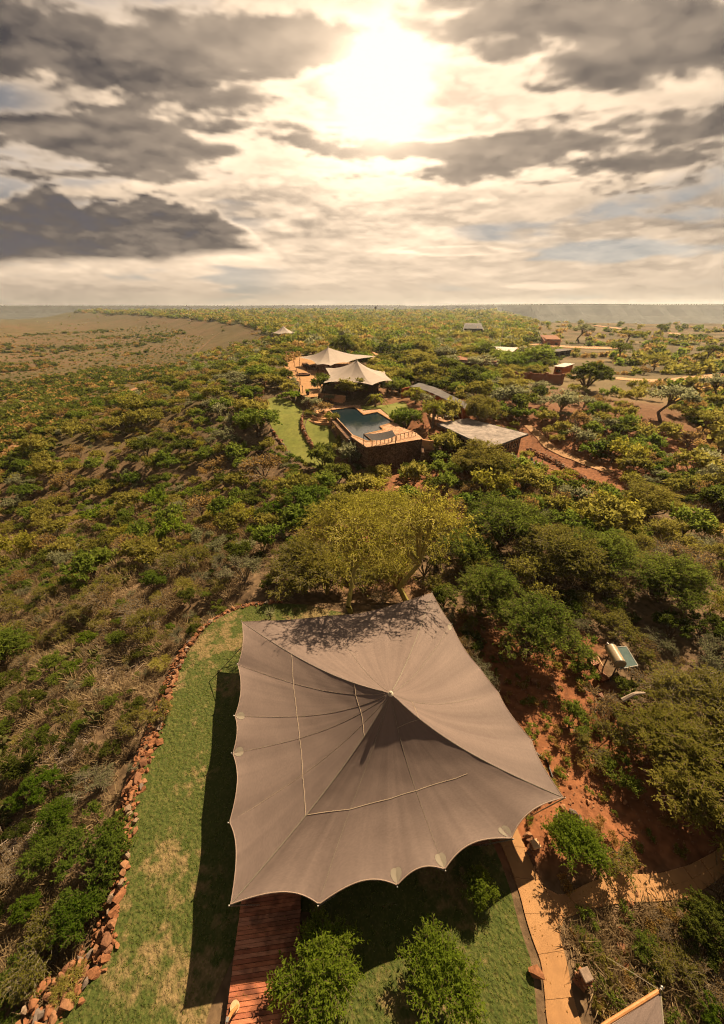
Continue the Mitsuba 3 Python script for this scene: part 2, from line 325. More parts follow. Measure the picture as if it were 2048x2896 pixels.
WD = [wood(f'deck_wood_{i}', c) for i, c in enumerate([(.36, .135, .068), (.41, .165, .088), (.31, .11, .058), (.44, .20, .12)])]
wood('dark_wood', (.16, .075, .04), .7)
mat('pole_wood', (.34, .15, .055), (.52, .27, .11), (6, 6, 6), rough_=.5)
mat('pale_wood', (.45, .28, .15), (.62, .42, .25), (8, 8, 8), rough_=.7)
mat('dead_wood', (.22, .17, .125), (.44, .36, .29), (4, 4, 4))
mat('bark', (.07, .045, .028), (.17, .12, .08), (6, 6, 3))
mat('bark_yellow', (.20, .17, .045), (.33, .29, .085), (4, 4, 3))
mat('bark_grey', (.11, .092, .064), (.23, .195, .145), (4, 4, 3))
scene['steel'] = {'type': 'twosided', 'bsdf': {'type': 'principled', 'base_color': {'type': 'rgb', 'value': [0.5, 0.5, 0.48]}, 'metallic': 0.8, 'roughness': 0.35}}
plain('dull_alloy', (.26, .25, .23), .6); plain('dark_steel', (0.045, 0.038, 0.034), .5); plain('white_paint', (0.70, 0.68, 0.62), .5)
mat('tan_tank', (.26, .20, .125), (.33, .26, .17), (4, 4, 4), rough_=.4)
scene['panel_glass'] = principled(mottled((.05, .085, .088), (.10, .14, .135)), .22, spec=.6)
mat('flat_roof', (.09, .075, .068), (.40, .345, .31), (.55, .55, .55), 2.2, .7, .85)
mat('grey_roof', (.10, .095, .095), (.18, .168, .16), (1.1, 1.1, 1.1), 6, .2)
mat('tin_roof', (.42, .37, .31), (.56, .50, .43), (.5, .5, .5), 4, .15, .6)
mat('red_plaster', (.27, .075, .028), (.36, .115, .048), (.8, .8, .8), 5, .2)
mat('brown_plaster', (.20, .088, .048), (.29, .135, .075), (.8, .8, .8), 5, .2)
plain('dark_void', (0.012, 0.010, 0.009), .6)
mat('tarp_blue', (.055, .065, .085), (.14, .15, .175), (2, 2, 2), rough_=.6)
plain('pool_tile', (0.016, 0.024, 0.026), .3)
scene['pool_water'] = {'type': 'principled', 'base_color': {'type': 'rgb', 'value': [0.008, 0.019, 0.025]}, 'roughness': 0.12, 'specular': 0.22}
def zebra_fn(p, n, uv):
    s = dr.sin((p.x * 0.86 + p.y * 0.5) * 11.0 + 2.2 * fbm(p.x * 2, p.y * 2, p.z * 2, 2))
    return mix((.03, .028, .027), (.52, .48, .44), smoothstep(-.25, .25, s))
scene['zebra_cloth'] = principled(proc(zebra_fn), 0.9)
plain('black_rubber', (0.02, 0.018, 0.017), .5)
mat('far_rock', (.020, .026, .022), (.055, .055, .042), (.006, .006, .05), .05, .5, 1.0)
def leafmat(name, a, b, trans=0.8, rough_=0.55):
    """leaves: uv.x holds a random number per leaf, so neighbouring leaves and whole plants differ"""
    a, b = col3(a), col3(b)
    def fn(p, n, uv):
        return lerp3(a, b, dr.clip(uv.x * 0.34 + (fbm(p.x * 0.16, p.y * 0.16, p.z * 0.16, 2) - 0.5) * 1.7 + 0.33, 0, 1))
    scene[name] = {'type': 'principledthin', 'base_color': proc(fn), 'roughness': rough_, 'diff_trans': trans, 'spec_trans': 0.0, 'eta': 1.35}
    return name
leafmat('leaf_olive', (0.185, 0.185, 0.034), (0.36, 0.325, 0.075), 1.35)
leafmat('leaf_green', (0.12, 0.185, 0.026), (0.26, 0.31, 0.055), 1.35)
leafmat('leaf_bright', (.105, .185, .016), (.235, .31, .034), 1.35)
leafmat('leaf_dark', (0.08, 0.108, 0.018), (0.17, 0.19, 0.036), 1.35)
leafmat('leaf_dry', (0.29, 0.19, 0.06), (0.46, 0.32, 0.12), 1.35)
leafmat('leaf_grey', (0.2, 0.215, 0.11), (0.35, 0.355, 0.2), 1.35)
leafmat('leaf_yellow', (.27, .265, .036), (.46, .425, .075), 1.35)
leafmat('leaf_palm', (0.18, 0.23, 0.026), (0.38, 0.38, 0.06), 1.35)
leafmat('grass_straw', (0.2, 0.145, 0.072), (0.38, 0.29, 0.175), 0.7)
leafmat('cactus_pad', (.070, .080, .030), (.14, .135, .05), 0.1)
def sheet(poly, step, dz, bump=0.0, seed=3, base=None):
    """a ground cover sheet over a polygon, following the ground"""
    from scipy.spatial import Delaunay
    P = Polygon(poly) if not hasattr(poly, 'exterior') else poly
    x0, y0, x1, y1 = P.bounds
    X, Y = np.meshgrid(np.arange(x0, x1, step), np.arange(y0, y1, step))
    q = np.stack([X.ravel(), Y.ravel()], 1); q = q[contains_xy(P.buffer(-step * 0.4), q[:, 0], q[:, 1])]
    n = int(P.exterior.length / step); b = np.array([P.exterior.interpolate(i / n, normalized=True).coords[0] for i in range(n)])
    q = np.vstack([q, b]); tri = Delaunay(q).simplices
    c = q[tri].mean(1); tri = tri[contains_xy(P, c[:, 0], c[:, 1])]
    a = q[tri]; cr = (a[:, 1, 0] - a[:, 0, 0]) * (a[:, 2, 1] - a[:, 0, 1]) - (a[:, 1, 1] - a[:, 0, 1]) * (a[:, 2, 0] - a[:, 0, 0])
    tri[cr < 0] = tri[cr < 0][:, ::-1]
    z = (gh(q[:, 0], q[:, 1]) if base is None else np.full(len(q), float(base))) + dz
    if bump: z = z + bump * (meshkit.fbm(np.stack([q[:, 0] * .9, q[:, 1] * .9, 0 * q[:, 0]], -1), 3, seed) - 0.3)
    return np.column_stack([q, z]), tri

put('ground', (np.stack([GXX, GYY, GZ], -1).reshape(-1, 3), (lambda i, j: np.stack([i * len(GX) + j, i * len(GX) + j + 1, (i + 1) * len(GX) + j + 1, (i + 1) * len(GX) + j], -1).reshape(-1, 4))(*np.meshgrid(np.arange(len(GY) - 1), np.arange(len(GX) - 1), indexing='ij'))),
    'soil', smooth=True, label='red and straw coloured savanna ground with scattered scrub', cat='ground', kind='structure')
def mesa(name, x0, x1, y0, depth, top, foot, label, seed, slope=420):
    """a long flat-topped escarpment with gullied flanks"""
    n = 160; X = np.linspace(x0, x1, n); rows = []
    g = (meshkit.fbm(np.stack([X / 160, 0 * X, 0 * X + seed], -1), 5, seed) - 0.5)
    e = (meshkit.fbm(np.stack([X / 600, 0 * X, 0 * X + seed], -1), 4, seed + 4) - 0.5)
    ends = sstep(0, 120, X - x0) * sstep(0, 120, x1 - X)
    for k, (fr, up) in enumerate([(-1.0, 0.0), (-0.55, 0.30), (-0.25, 0.55), (-0.06, 0.9), (0.0, 1.0), (0.5, 1.0), (3.0, 1.03), (3.2, 0.0)]):
        Y = y0 + fr * slope + 260 * e + (g * 260 if k < 5 else g * 30) + (depth if k > 5 else 0) + 0.06 * np.abs(X - (x0 + x1) / 2)
        rows.append(np.stack([X, Y, foot + (top - foot) * up * ends + 13 * e * up + 3 * g * up], -1))
    v = np.array(rows).reshape(-1, 3); i, j = np.meshgrid(np.arange(len(rows) - 1), np.arange(n - 1), indexing='ij'); a = i * n + j
    return put(name, (v, np.stack([a, a + 1, a + n + 1, a + n], -1).reshape(-1, 4)), 'far_rock', label=label, cat='mesa', kind='structure')
mesa('mesa', 760, 5000, 2150, 900, 33, -80, 'long blue flat topped escarpment on the right horizon', 3, 420)
mesa('mesa', 330, 1500, 2600, 900, 26, -80, 'lower bluish mesa behind the escarpment gap', 5, 380)
mesa('mesa', -5000, 480, 3300, 900, 27, -80, 'thin dark blue plateau along the left horizon', 8, 420)

# ------------------------------------------------------------------ big canvas tent in the foreground
PEAK = at(A6(820, 585), 6.9)
def z6(x, y, z): return at(A6(x, y), z)
ZC, ZT = 2.75, 2.5
cBL, cBR, cTR, cTL = z6(85, 1555, ZC), z6(1614, 1065, ZC), z6(1010, 125, ZC), z6(137, 258, ZC)
SIDES = [[cTL, z6(118, 455, ZT), z6(105, 690, ZT), z6(95, 862, ZT), z6(80, 1178, ZT), cBL],
         [cBL, z6(490, 1555, ZT), z6(850, 1467, ZT), z6(1068, 1394, ZT), z6(1375, 1252, ZT), cBR],
         [cBR, z6(1467, 800, ZT), z6(1314, 580, ZT), z6(1230, 470, ZT), z6(1100, 270, ZT), cTR],
         [cTR, z6(858, 172, ZT), z6(530, 230, ZT), z6(338, 250, ZT), cTL]]
def panel_point(side, a, t, lift=0.0):
    p = np.array(SIDES[side]); a, t = np.broadcast_arrays(np.asarray(a, float), np.asarray(t, float))
    seg = np.linalg.norm(np.diff(p, axis=0), axis=1); cum = np.r_[0, np.cumsum(seg)] / seg.sum()
    k = np.clip(np.searchsorted(cum, a, side='right') - 1, 0, len(p) - 2); u = np.clip((a - cum[k]) / (cum[k + 1] - cum[k]), 0, 1)
    e = p[k] * (1 - u)[..., None] + p[k + 1] * u[..., None]
    straight = p[0] * (1 - a)[..., None] + p[-1] * a[..., None]
    w = (t ** 2.5)[..., None]
    edge = straight * (1 - w) + e * w
    inw = PEAK - e; inw[..., 2] = 0; inw /= np.linalg.norm(inw, axis=-1, keepdims=True)
    sag = (seg[k] * 0.42 * u * (1 - u))[..., None] * inw * (t ** 5)[..., None]
    xy = PEAK + (edge - PEAK) * t[..., None] + sag
    prof = 0.44 * (1 - t) ** 3.4 + 0.56 * (1 - t) ** 1.12
    crease = 0.22 * (1 - (2 * a - 1) ** 2) * 4 * t * (1 - t)
    z = edge[..., 2] * (1 - prof) + PEAK[2] * prof - crease * 0.75 + 0.25 * 4 * u * (1 - u) * t ** 6 + 0.004 * np.sin(a * 95) * t ** 4 * (1 - t) * 4 + 0.012 * np.sin(t * 34 + 5 * a) * np.sin(a * 21) * t * (1 - t) * 4
    out = xy.copy(); out[..., 2] = z + lift
    return out
def tent_canopy(point, nsides, na, nt, taut=1):
    V_, F_, U_ = [], [], []
    tt = np.linspace(0, 1, nt + 1) ** 1.15
    for s in range(nsides):
        aa = np.linspace(0, 1, na + 1); A_, T_ = np.meshgrid(aa, tt, indexing='ij'); v = point(s, A_, T_)
        i, j = np.meshgrid(np.arange(na), np.arange(nt), indexing='ij'); k = i * (nt + 1) + j
        F_.append(np.stack([k, k + 1, k + nt + 2, k + nt + 1], -1).reshape(-1, 4) + sum(map(len, V_)))
        V_.append(v.reshape(-1, 3)); U_.append(np.stack([A_ + s, T_], -1).reshape(-1, 2))
    return np.vstack(V_), np.vstack(F_), np.vstack(U_)
tent = thing('canvas_tent', 'large taupe peaked canvas tent on the lawn at the end of the timber walkway', 'tent')
v, f, u = tent_canopy(panel_point, 4, 72, 40)
put('canopy', (v, f), 'canvas', tent, smooth=True, uv=u)
def seam(pts, r=0.018, m='seam_tape', name='seam'):
    put(name, tube_path(pts, r, 4), m, tent)
tl = np.linspace(0.03, 0.995, 40)
def cumfrac(s):
    p = np.array(SIDES[s]); g = np.linalg.norm(np.diff(p, axis=0), axis=1); return np.r_[0, np.cumsum(g)] / g.sum()
for s, ts in ((0, (1, 2, 3, 4)),):
    for k in ts: seam(panel_point(s, np.full(40, cumfrac(s)[k]), tl, 0.012), 0.009)
for s, a0, a1, t0, t1 in ((0, 0.0, 1, 0.57, 0.585), (1, 0, 0.86, 0.585, 0.60), (0, 0, 1, 0.17, 0.19), (1, 0.55, 1, 0.19, 0.17), (2, 0, .4, .17, .17)):
    a = np.linspace(a0, a1, 40); seam(panel_point(s, a, t0 + (t1 - t0) * (a - a0) / (a1 - a0) + 0.006 * np.sin(a * 7), 0.012), 0.012)
for s, ks in ((1, (1, 3)), (2, (2, 4)), (3, (2,))):
    for k in ks: seam(panel_point(s, np.full(40, cumfrac(s)[k]), tl, 0.004), 0.010, 'patch_vinyl')
for s in range(4):
    seam(panel_point(s, np.zeros(40) + 1e-4, tl, 0.006), 0.022, 'patch_vinyl', 'ridge_tape')
    a = np.linspace(0, 1, 120); put('hem', tube_path(panel_point(s, a, np.ones(120)), 0.024, 5), 'hem_tape', tent)
    for k in range(1, len(SIDES[s]) - 1):      # reinforcement discs at the scallop tips
        th = np.linspace(0, 2 * pi, 20, endpoint=False); rr, cf = [0, .5, 1.0], cumfrac(s)[k]
        L = np.linalg.norm(SIDES[s][0] - SIDES[s][-1]); Rd = 0.24
        pts = [panel_point(s, np.array([cf]), np.array([0.965]), 0.010)[0]]
        for q in (.5, 1.0):
            pts += list(panel_point(s, np.clip(cf + Rd * q / L * cos(th), 0, 1), np.clip(0.965 + Rd * q / 8.0 * sin(th), 0, 0.997), 0.012))
        fs = [(0, 1 + i, 1 + (i + 1) % 20) for i in range(20)] + [x for i in range(20) for x in ((1 + i, 21 + i, 21 + (i + 1) % 20), (1 + i, 21 + (i + 1) % 20, 1 + (i + 1) % 20))]
        if (s, k) in ((0, 2), (0, 3), (1, 2), (1, 3), (1, 4), (2, 4)): put('corner_patch', (np.array(pts), np.array(fs)), 'patch_vinyl', tent)
put('peak_cap', trimesh.creation.revolve(np.array([[0.0, .12], [.05, .11], [.06, .05], [.11, 0.0], [.14, -.06]]), sections=14).apply_translation(PEAK), 'pale_cap', tent)
put('centre_pole', beam((PEAK[0], PEAK[1], 0), PEAK - [0, 0, 0.1], 0.12, ch=0.03), 'dark_steel', tent)
for s in range(4):
    for k, p in enumerate(SIDES[s][:-1]):
        out = p - PEAK; out[2] = 0; out /= np.linalg.norm(out)
        q = p + out * 0.06
        put('pole', beam((q[0] - out[0] * 1.1, q[1] - out[1] * 1.1, 0.0), q + [0, 0, 0.02], 0.045, ch=0.012), 'steel', tent)
        put('pole_tip', trimesh.creation.icosphere(1, 0.032).apply_translation(q + [0, 0, .03]), 'steel', tent)
gp = panel_point(0, np.array([0.14]), np.array([1.0]))[0]
put('guy_rope', tube_path([gp, (gp + at(D(468, 1531))) / 2 - [0, 0, .03], at(D(468, 1531))], 0.022, 5), 'dark_steel', tent)
put('floor', box(11.2, 11.6, 0.3, (0.4, 13.6, 0.16)), 'dark_wood', tent)
# the canvas room under the fly
rm = Polygon([(-3.6, 9.6), (5.4, 11.0), (4.0, 19.4), (-5.2, 18.0)])
put('inner_wall', trimesh.util.concatenate([prism(rm.exterior.buffer(0.03), 0.32, 2.6)]), 'canvas', tent)

# second tent, its corner cut by the frame
t2 = thing('canvas_tent', 'grey canvas tent corner with orange timber pole beside the concrete path', 'tent')
c0 = at(A8(1232, 1208), 2.6); c1 = at(A8(945, 1385), 2.56); far_r = at(A8(1262, 1420), 2.58)
pk = c0 + (c1 - c0) * 2.2 + (far_r - c0) * 2.5; pk[2] = 6.2
def t2_point(s, a, t):
    E = [c0 + (c1 - c0) * 4.5, c0, c0 + (far_r - c0) * 5.0, c0 + (c1 - c0) * 4.5 + (far_r - c0) * 5.0]
    a, t = np.broadcast_arrays(np.asarray(a, float), np.asarray(t, float)); p, q = E[s], E[(s + 1) % 4]
    e = p * (1 - a)[..., None] + q * a[..., None]; inw = pk - e; inw[..., 2] = 0; inw /= np.linalg.norm(inw, axis=-1, keepdims=True)
    prof = 0.78 * (1 - t) ** 2 + 0.22 * (1 - t); o = pk + (e - pk) * t[..., None] + inw * (0.5 * a * (1 - a) * t ** 4)[..., None]
    o[..., 2] = e[..., 2] * (1 - prof) + pk[2] * prof
    return o
v, f, u = tent_canopy(t2_point, 4, 20, 20); put('canopy', (v, f), 'canvas', t2, smooth=True, uv=u)
a = np.linspace(0, 1, 40); put('hem', tube_path(t2_point(0, a, np.ones(40)), 0.03, 5), 'hem_tape', t2); put('hem', tube_path(t2_point(1, a, np.ones(40)), 0.03, 5), 'patch_vinyl', t2)
e0, e1 = t2_point(0, np.array([1.0]), np.array([1.0]))[0], t2_point(0, np.array([0.55]), np.array([1.0]))[0]
put('edge_pole', tube_path([e0 + [-.06, .02, .03], (e0 + e1) / 2 + [-.09, .05, .02], e1 + [-.06, .05, 0]], 0.055, 8), 'pole_wood', t2)
put('corner_bracket', cat([box(.10, .05, .22, e0 + [.02, .05, .06], .01), trimesh.creation.icosphere(1, .05).apply_translation(e0 + [.05, .08, .16])]), 'steel', t2)
put('guy_rope', tube_path([e0 + [0, .03, .05], e0 + [-.25, .75, -1.3], e0 + [-.45, 1.35, -2.55]], 0.010, 4), 'pale_cap', t2)

# ------------------------------------------------------------------ timber walkway
wk = thing('timber_walkway', 'reddish plank walkway leading out from under the big tent', 'walkway')
dz = 0.42; d0, d1 = at(D(540, 2028), dz), at(D(513, 2235), dz); ax = (d0 - d1); ax[2] = 0; ax /= np.linalg.norm(ax); sd = np.array([ax[1], -ax[0], 0])
WW = 2.52; start = d0 + ax * 1.2; ang = math.atan2(sd[1], sd[0]); rr = np.random.default_rng(3)
for i in range(58):
    c = start - ax * (i * 0.128) + sd * (WW / 2 + rr.uniform(-.012, .012))
    if c[1] < -2.0: break
    cut = 0.30 if i >= 40 else 0.0
    m = box(WW - cut, 0.116, 0.035, ch=0.006)
    put('plank', m, WD[int(rr.integers(0, 4))], wk, to_world=T().translate([float(c[0] + sd[0] * cut / 2), float(c[1] + sd[1] * cut / 2), float(dz + rr.uniform(-.003, .003))]).rotate([0, 0, 1], math.degrees(ang) + float(rr.uniform(-.25, .25))))
for o in (0.15, WW / 2, WW - 0.15):
    put('joist', beam(start + sd * o - [0, 0, .10], start - ax * 7.6 + sd * o - [0, 0, .10], 0.07, 0.16), 'dark_wood', wk)
for o in (0.15, WW - 0.15):
    for q in (1.0, 3.0, 5.0): put('stump', beam(start - ax * q + sd * o - [0, 0, .62], start - ax * q + sd * o - [0, 0, .18], 0.12), 'dark_wood', wk)
hp = thing('handrail_post', 'short wooden rail end with metal bracket at the left edge of the walkway', 'post')
b0 = at(A5(1540, 1505), 0.62); b1 = at(A5(1500, 1580), 1.25)
put('rail', tube_path([b0 + [0.08, .04, -.10], (b0 + b1) / 2, b1], [.055, .06, .055], 8), 'pole_wood', hp)
put('base_block', trimesh.creation.cylinder(.16, .26, sections=14).apply_translation(b0 + [-.02, .02, -.2]), 'pale_wood', hp)
put('bracket', cat([box(.10, .12, .06, b1 + [-.03, -.02, .02], .01), box(.05, .16, .12, b1 + [-.05, -.08, -.06], .01)]), 'steel', hp)
put('bracket_plate', box(.14, .08, .34, b1 + [.0, -.14, -.25], .012), 'steel', hp)

# ------------------------------------------------------------------ concrete garden path, slab by slab
pth = tag(key_for('garden_path'), 'ochre concrete path forking beside the big tent', 'path', kind='structure')
def slabs(left, right, step, across=1, gap=0.011, lift=0.06, skip=0):
    Lp, Rp = smooth_line(left, .12), smooth_line(right, .12)
    def res(p, n):
        s = np.r_[0, np.cumsum(np.linalg.norm(np.diff(p, axis=0), axis=1))]; q = np.linspace(0, s[-1], n)
        return np.stack([np.interp(q, s, p[:, 0]), np.interp(q, s, p[:, 1])], 1)
    n = max(2, int(LineString(Lp[:, :2]).length / step)); m = 6
    Lr, Rr = res(Lp, n * m + 1), res(Rp, n * m + 1)
    for i in range(n):
        for c in range(across):
            a0, a1 = c / across + (gap / 2.4 if c else 0), (c + 1) / across - (gap / 2.4 if c < across - 1 else 0)
            l, r = Lr[i * m:(i + 1) * m + 1].copy(), Rr[i * m:(i + 1) * m + 1].copy()
            for e in (l, r):
                e[0] += (e[1] - e[0]) / np.linalg.norm(e[1] - e[0]) * gap / 2; e[-1] += (e[-2] - e[-1]) / np.linalg.norm(e[-2] - e[-1]) * gap / 2
            lo, hi = l + (r - l) * a0, l + (r - l) * a1
            poly = Polygon(np.vstack([lo, hi[::-1]]))
            zz = float(np.mean(gh(lo[:, 0], lo[:, 1]))) + lift + float(rr.uniform(-.004, .004))
            put('slab', prism(poly, zz - 0.16, zz), 'ochre_concrete', pth)
zg = 0.06
gl = [at(D(*q), zg)[:2] for q in ((1095, 1835), (1120, 1885), (1143, 1938), (1165, 2002), (1180, 2060), (1196, 2110), (1214, 2160), (1222, 2230), (1231, 2310))]
gr_ = [at(D(*q), zg)[:2] for q in ((1150, 1835), (1172, 1885), (1190, 1930), (1216, 1985), (1262, 2058), (1255, 2092), (1272, 2160), (1285, 2230), (1308, 2310))]
gl += [gl[-1] + [0.0, -1.6]]; gr_ += [gr_[-1] + [0.05, -1.6]]
slabs(gl, gr_, 1.05)
bt = [at(D(*q), zg)[:2] for q in ((1219, 1987), (1258, 2008), (1330, 1976), (1400, 1962), (1478, 1958), (1545, 1940), (1600, 1912), (1660, 1868))]
bb = [at(D(*q), zg)[:2] for q in ((1262, 2056), (1275, 2056), (1330, 2036), (1405, 2024), (1490, 2020), (1550, 2008), (1610, 1972), (1680, 1905))]
slabs(bt, bb, 0.95, 2)
put('subbase', sheet(Polygon(list(map(tuple, gl)) + list(map(tuple, gr_[::-1]))).buffer(0.0), .3, 0.012), 'track_dust', pth)
put('subbase', sheet(Polygon(list(map(tuple, bt)) + list(map(tuple, bb[::-1]))).buffer(0.0), .3, 0.012), 'track_dust', pth)
PATH_POLY = union_all([Polygon(list(map(tuple, gl)) + list(map(tuple, gr_[::-1]))).buffer(0.05), Polygon(list(map(tuple, bt)) + list(map(tuple, bb[::-1]))).buffer(0.05)])

# ------------------------------------------------------------------ lawn and dry stone retaining wall
WALL = smooth_line([at(D(*q))[:2] for q in ((630, 1352), (590, 1355), (530, 1366), (472, 1398), (424, 1450), (390, 1530), (372, 1600), (340, 1675), (308, 1760), (288, 1850), (283, 1930), (272, 2010), (250, 2090), (238, 2150), (180, 2230), (120, 2292), (20, 2350))], .2)
inner = [tuple(p) for p in WALL[4:]]
LAWN = Polygon(inner + [(-13.5, -2.5), (-5.5, -2.5), (-5.6, 3.0), (-4.6, 5.6), (-2.2, 5.6), (-2.0, -2.5)] + [tuple(p + [-.35, 0]) for p in gl[::-1]] + [(5.2, 9.6), (4.2, 21.5), (-5.0, 24.2)]).buffer(0)
if LAWN.geom_type != 'Polygon': LAWN = max(LAWN.geoms, key=lambda g: g.area)
put('lawn', sheet(LAWN, 0.28, 0.012, 0.05), 'grass_turf', smooth=True, label='mown lawn with dry patches around the big tent', cat='lawn', kind='structure')
def rock(seed, n=13, flat=0.75, detail=True):
    r = np.random.default_rng(seed); d = r.normal(size=(n, 3)); d /= np.linalg.norm(d, axis=1, keepdims=True)
    p = d * r.uniform(.78, 1.1, (n, 1)) * [1, r.uniform(.65, .95), flat * r.uniform(.75, 1.1)]
    h = ConvexHull(p); m = trimesh.Trimesh(p, h.simplices); m.fix_normals(); return m
ROCKS = []
for i in range(20):
    g = f'rock_form_{i}'; scene[g] = {'type': 'shapegroup', 'rock': mikit.ply(rock(100 + i, 12 + i % 5), ST[[0, 1, 0, 2, 1, 3, 0, 4, 2, 1][i % 10]])}; ROCKS.append(g)
def rock_at(parent, name, p, s, **kw):
    k = key_for(f'{parent}__{name}' if parent else name); r = RNG
    s3 = np.array([1, 1, 1]) * s * r.uniform(.85, 1.2, 3)
    scene[k] = {'type': 'instance', 'to_world': mat4(p, r.uniform(0, 6.28), s3, (r.uniform(-25, 25), r.uniform(-25, 25))), 'group': {'type': 'ref', 'id': ROCKS[int(r.integers(0, 20))]}}
    if kw: tag(k, kw.get('label'), kw.get('cat'), kw.get('group'), kw.get('kind'))
    return k
sw = thing('stone_wall', 'curving dry stone wall of rusty boulders edging the lawn', 'stone wall')
tangent = np.gradient(WALL, axis=0); tangent /= np.linalg.norm(tangent, axis=1, keepdims=True); outn = np.stack([tangent[:, 1], -tangent[:, 0]], 1)
mid = WALL[len(WALL) // 2]; sgn = 1 if (outn[len(WALL) // 2] @ (mid - [0, 12])) > 0 else -1; outn *= sgn
i, cnt = len(WALL) - 1, 0
while i > 0 and cnt < 298:                           # from the nearest end
    p, o = WALL[i], outn[i]; y = p[1]
    s = RNG.uniform(.19, .35) * (0.85 if y > 15 else 1.0)
    rock_at(sw, 'stone', (*(p + o * RNG.uniform(.0, .12)), 0.08 + RNG.uniform(-.04, .05)), s); cnt += 1
    lower = [(.46, -.30)] if y > 13 else [(.40, -.20), (.66, -.58)]
    if 8.2 < y < 12.6: lower = [(-.28, .02), (.38, -.12), (.8, -.5)]
    if y < 4.6: lower = [(.45, -.05), (.85, -.22), (1.3, -.55)]
    for (a, z) in lower:
        if cnt < 298:
            rock_at(sw, 'stone', (*(p + o * (a + RNG.uniform(-.1, .1)) + tangent[i] * RNG.uniform(-.2, .2)), z + RNG.uniform(-.06, .08)), s * RNG.uniform(.6, .95)); cnt += 1
    i -= max(1, int(round(s * 1.35 / .2)))
chips = []
for _ in range(1500):
    i = int(RNG.integers(0, len(WALL))); a = RNG.uniform(-.15, 1.0) * (1.9 if WALL[i][1] < 4.6 else 1)
    m = rock(int(RNG.integers(0, 60)), 9); m.apply_scale(RNG.uniform(.06, .17)); q = WALL[i] + outn[i] * a + RNG.normal(size=2) * .06; m.apply_translation((*q, max(.02 - max(a, 0) * .85, gh(*q) - .02) + RNG.uniform(0, .08))); chips.append(m)
put('rubble', cat(chips), 'rust_stone_0', sw, kind='stuff')
vv = []
for p, o in zip(WALL[::2], outn[::2]):
    vv.append([(*(p + o * .05), .02), (*(p + o * .72), -.9)])
vv = np.array(vv); n2 = len(vv); q = np.arange(n2 - 1) * 2
put('core', (vv.reshape(-1, 3), np.stack([q, q + 2, q + 3, q + 1], 1)), 'rust_stone_2', sw)
# rocks along the right of the tent and on the red soil
for (X, Y, s, lab) in [(1200, 1795, .26, 0), (1235, 1790, .2, 0), (1262, 1812, .2, 0), (1285, 1825, .24, 0), (1300, 1838, .17, 0), (1215, 1770, .2, 0), (1248, 1835, .3, 0), (1205, 1735, .18, 0), (1330, 1760, .16, 0), (1345, 1738, .13, 0), (1372, 1758, .14, 0), (1338, 1790, .12, 0), (1400, 1800, .15, 0), (1360, 1700, .12, 0), (1310, 1690, .12, 0), (1290, 1640, .12, 0), (1345, 1650, .16, 0), (1320, 1610, .18, 0), (1240, 1545, .3, 0), (1200, 1530, .25, 0), (1340, 1560, .15, 0), (1365, 1610, .13, 0), (1255, 1735, .14, 0), (1280, 1765, .13, 0), (1318, 1800, .12, 0), (1390, 1690, .12, 0)]:
    p = atg(D(X, Y)); rock_at(None, 'rock', p + [0, 0, s * .3], s * 1.25, label='loose rust brown rock on the bare red soil right of the big tent', cat='rock', group='rocks on the red soil')
for (X, Y, s, lab) in [(1485, 1690, .3, 0), (1405, 2180, .32, 'squarish tan boulder beyond the capped stone post'), (1395, 2130, .3, 0), (1392, 2090, .22, 0), (1402, 2060, .26, 0), (1410, 2025, .22, 0), (1425, 2005, .2, 0), (1550, 2022, .3, 0), (1380, 2155, .2, 0)]:
    p = atg(D(X, Y)); rock_at(None, 'rock', p + [0, 0, s * .2], s * .85, label=lab or 'dark brown rock in the shaded row right of the forked path', cat='rock', group=None if lab else 'rocks in the row right of the path')
p = atg(D(1202, 2185)); rock_at(None, 'rock', p + [0, 0, .2], .3, label='upright rusty rock standing in the grass left of the path', cat='rock')
lit_ = np.column_stack([RNG.uniform(-5.2, 13, 2600), RNG.uniform(1.5, 9, 2600)]); inp = contains_xy(PATH_POLY, lit_[:, 0], lit_[:, 1]); keep_ = (inp & (RNG.uniform(size=2600) < .4)) | ((lit_[:, 0] > -4.8) & (lit_[:, 0] < -2.6) & (lit_[:, 1] < 5.4) & (RNG.uniform(size=2600) < .35)) | (RNG.uniform(size=2600) < .12); lit_, inp = lit_[keep_], inp[keep_]
lz = np.where(inp, .075, np.where((lit_[:, 0] > -4.8) & (lit_[:, 0] < -2.6) & (lit_[:, 1] < 5.4), .445, .03)) + gh(lit_[:, 0], lit_[:, 1]); ldir = RNG.normal(size=(len(lit_), 3)) * [1, 1, .1]; ldir /= np.linalg.norm(ldir, axis=1, keepdims=True)
LITTER = (np.column_stack([lit_, lz]), ldir)
peb = []
for _ in range(1500):
    p = np.array([RNG.uniform(7.5, 17), RNG.uniform(7.5, 23), 0.0])
    if p[0] < 8 + max(0, (16 - p[1])) * 0.1: continue
    m = rock(int(RNG.integers(0, 40)), 8); m.apply_scale(RNG.uniform(.035, .085) * (1 + (RNG.uniform() > .93))); m.apply_translation((p[0], p[1], gh(p[0], p[1]) + .015)); peb.append(m)
put('gravel', cat(peb), 'rust_stone_1', label='small stones strewn over the red soil', cat='gravel', kind='stuff')
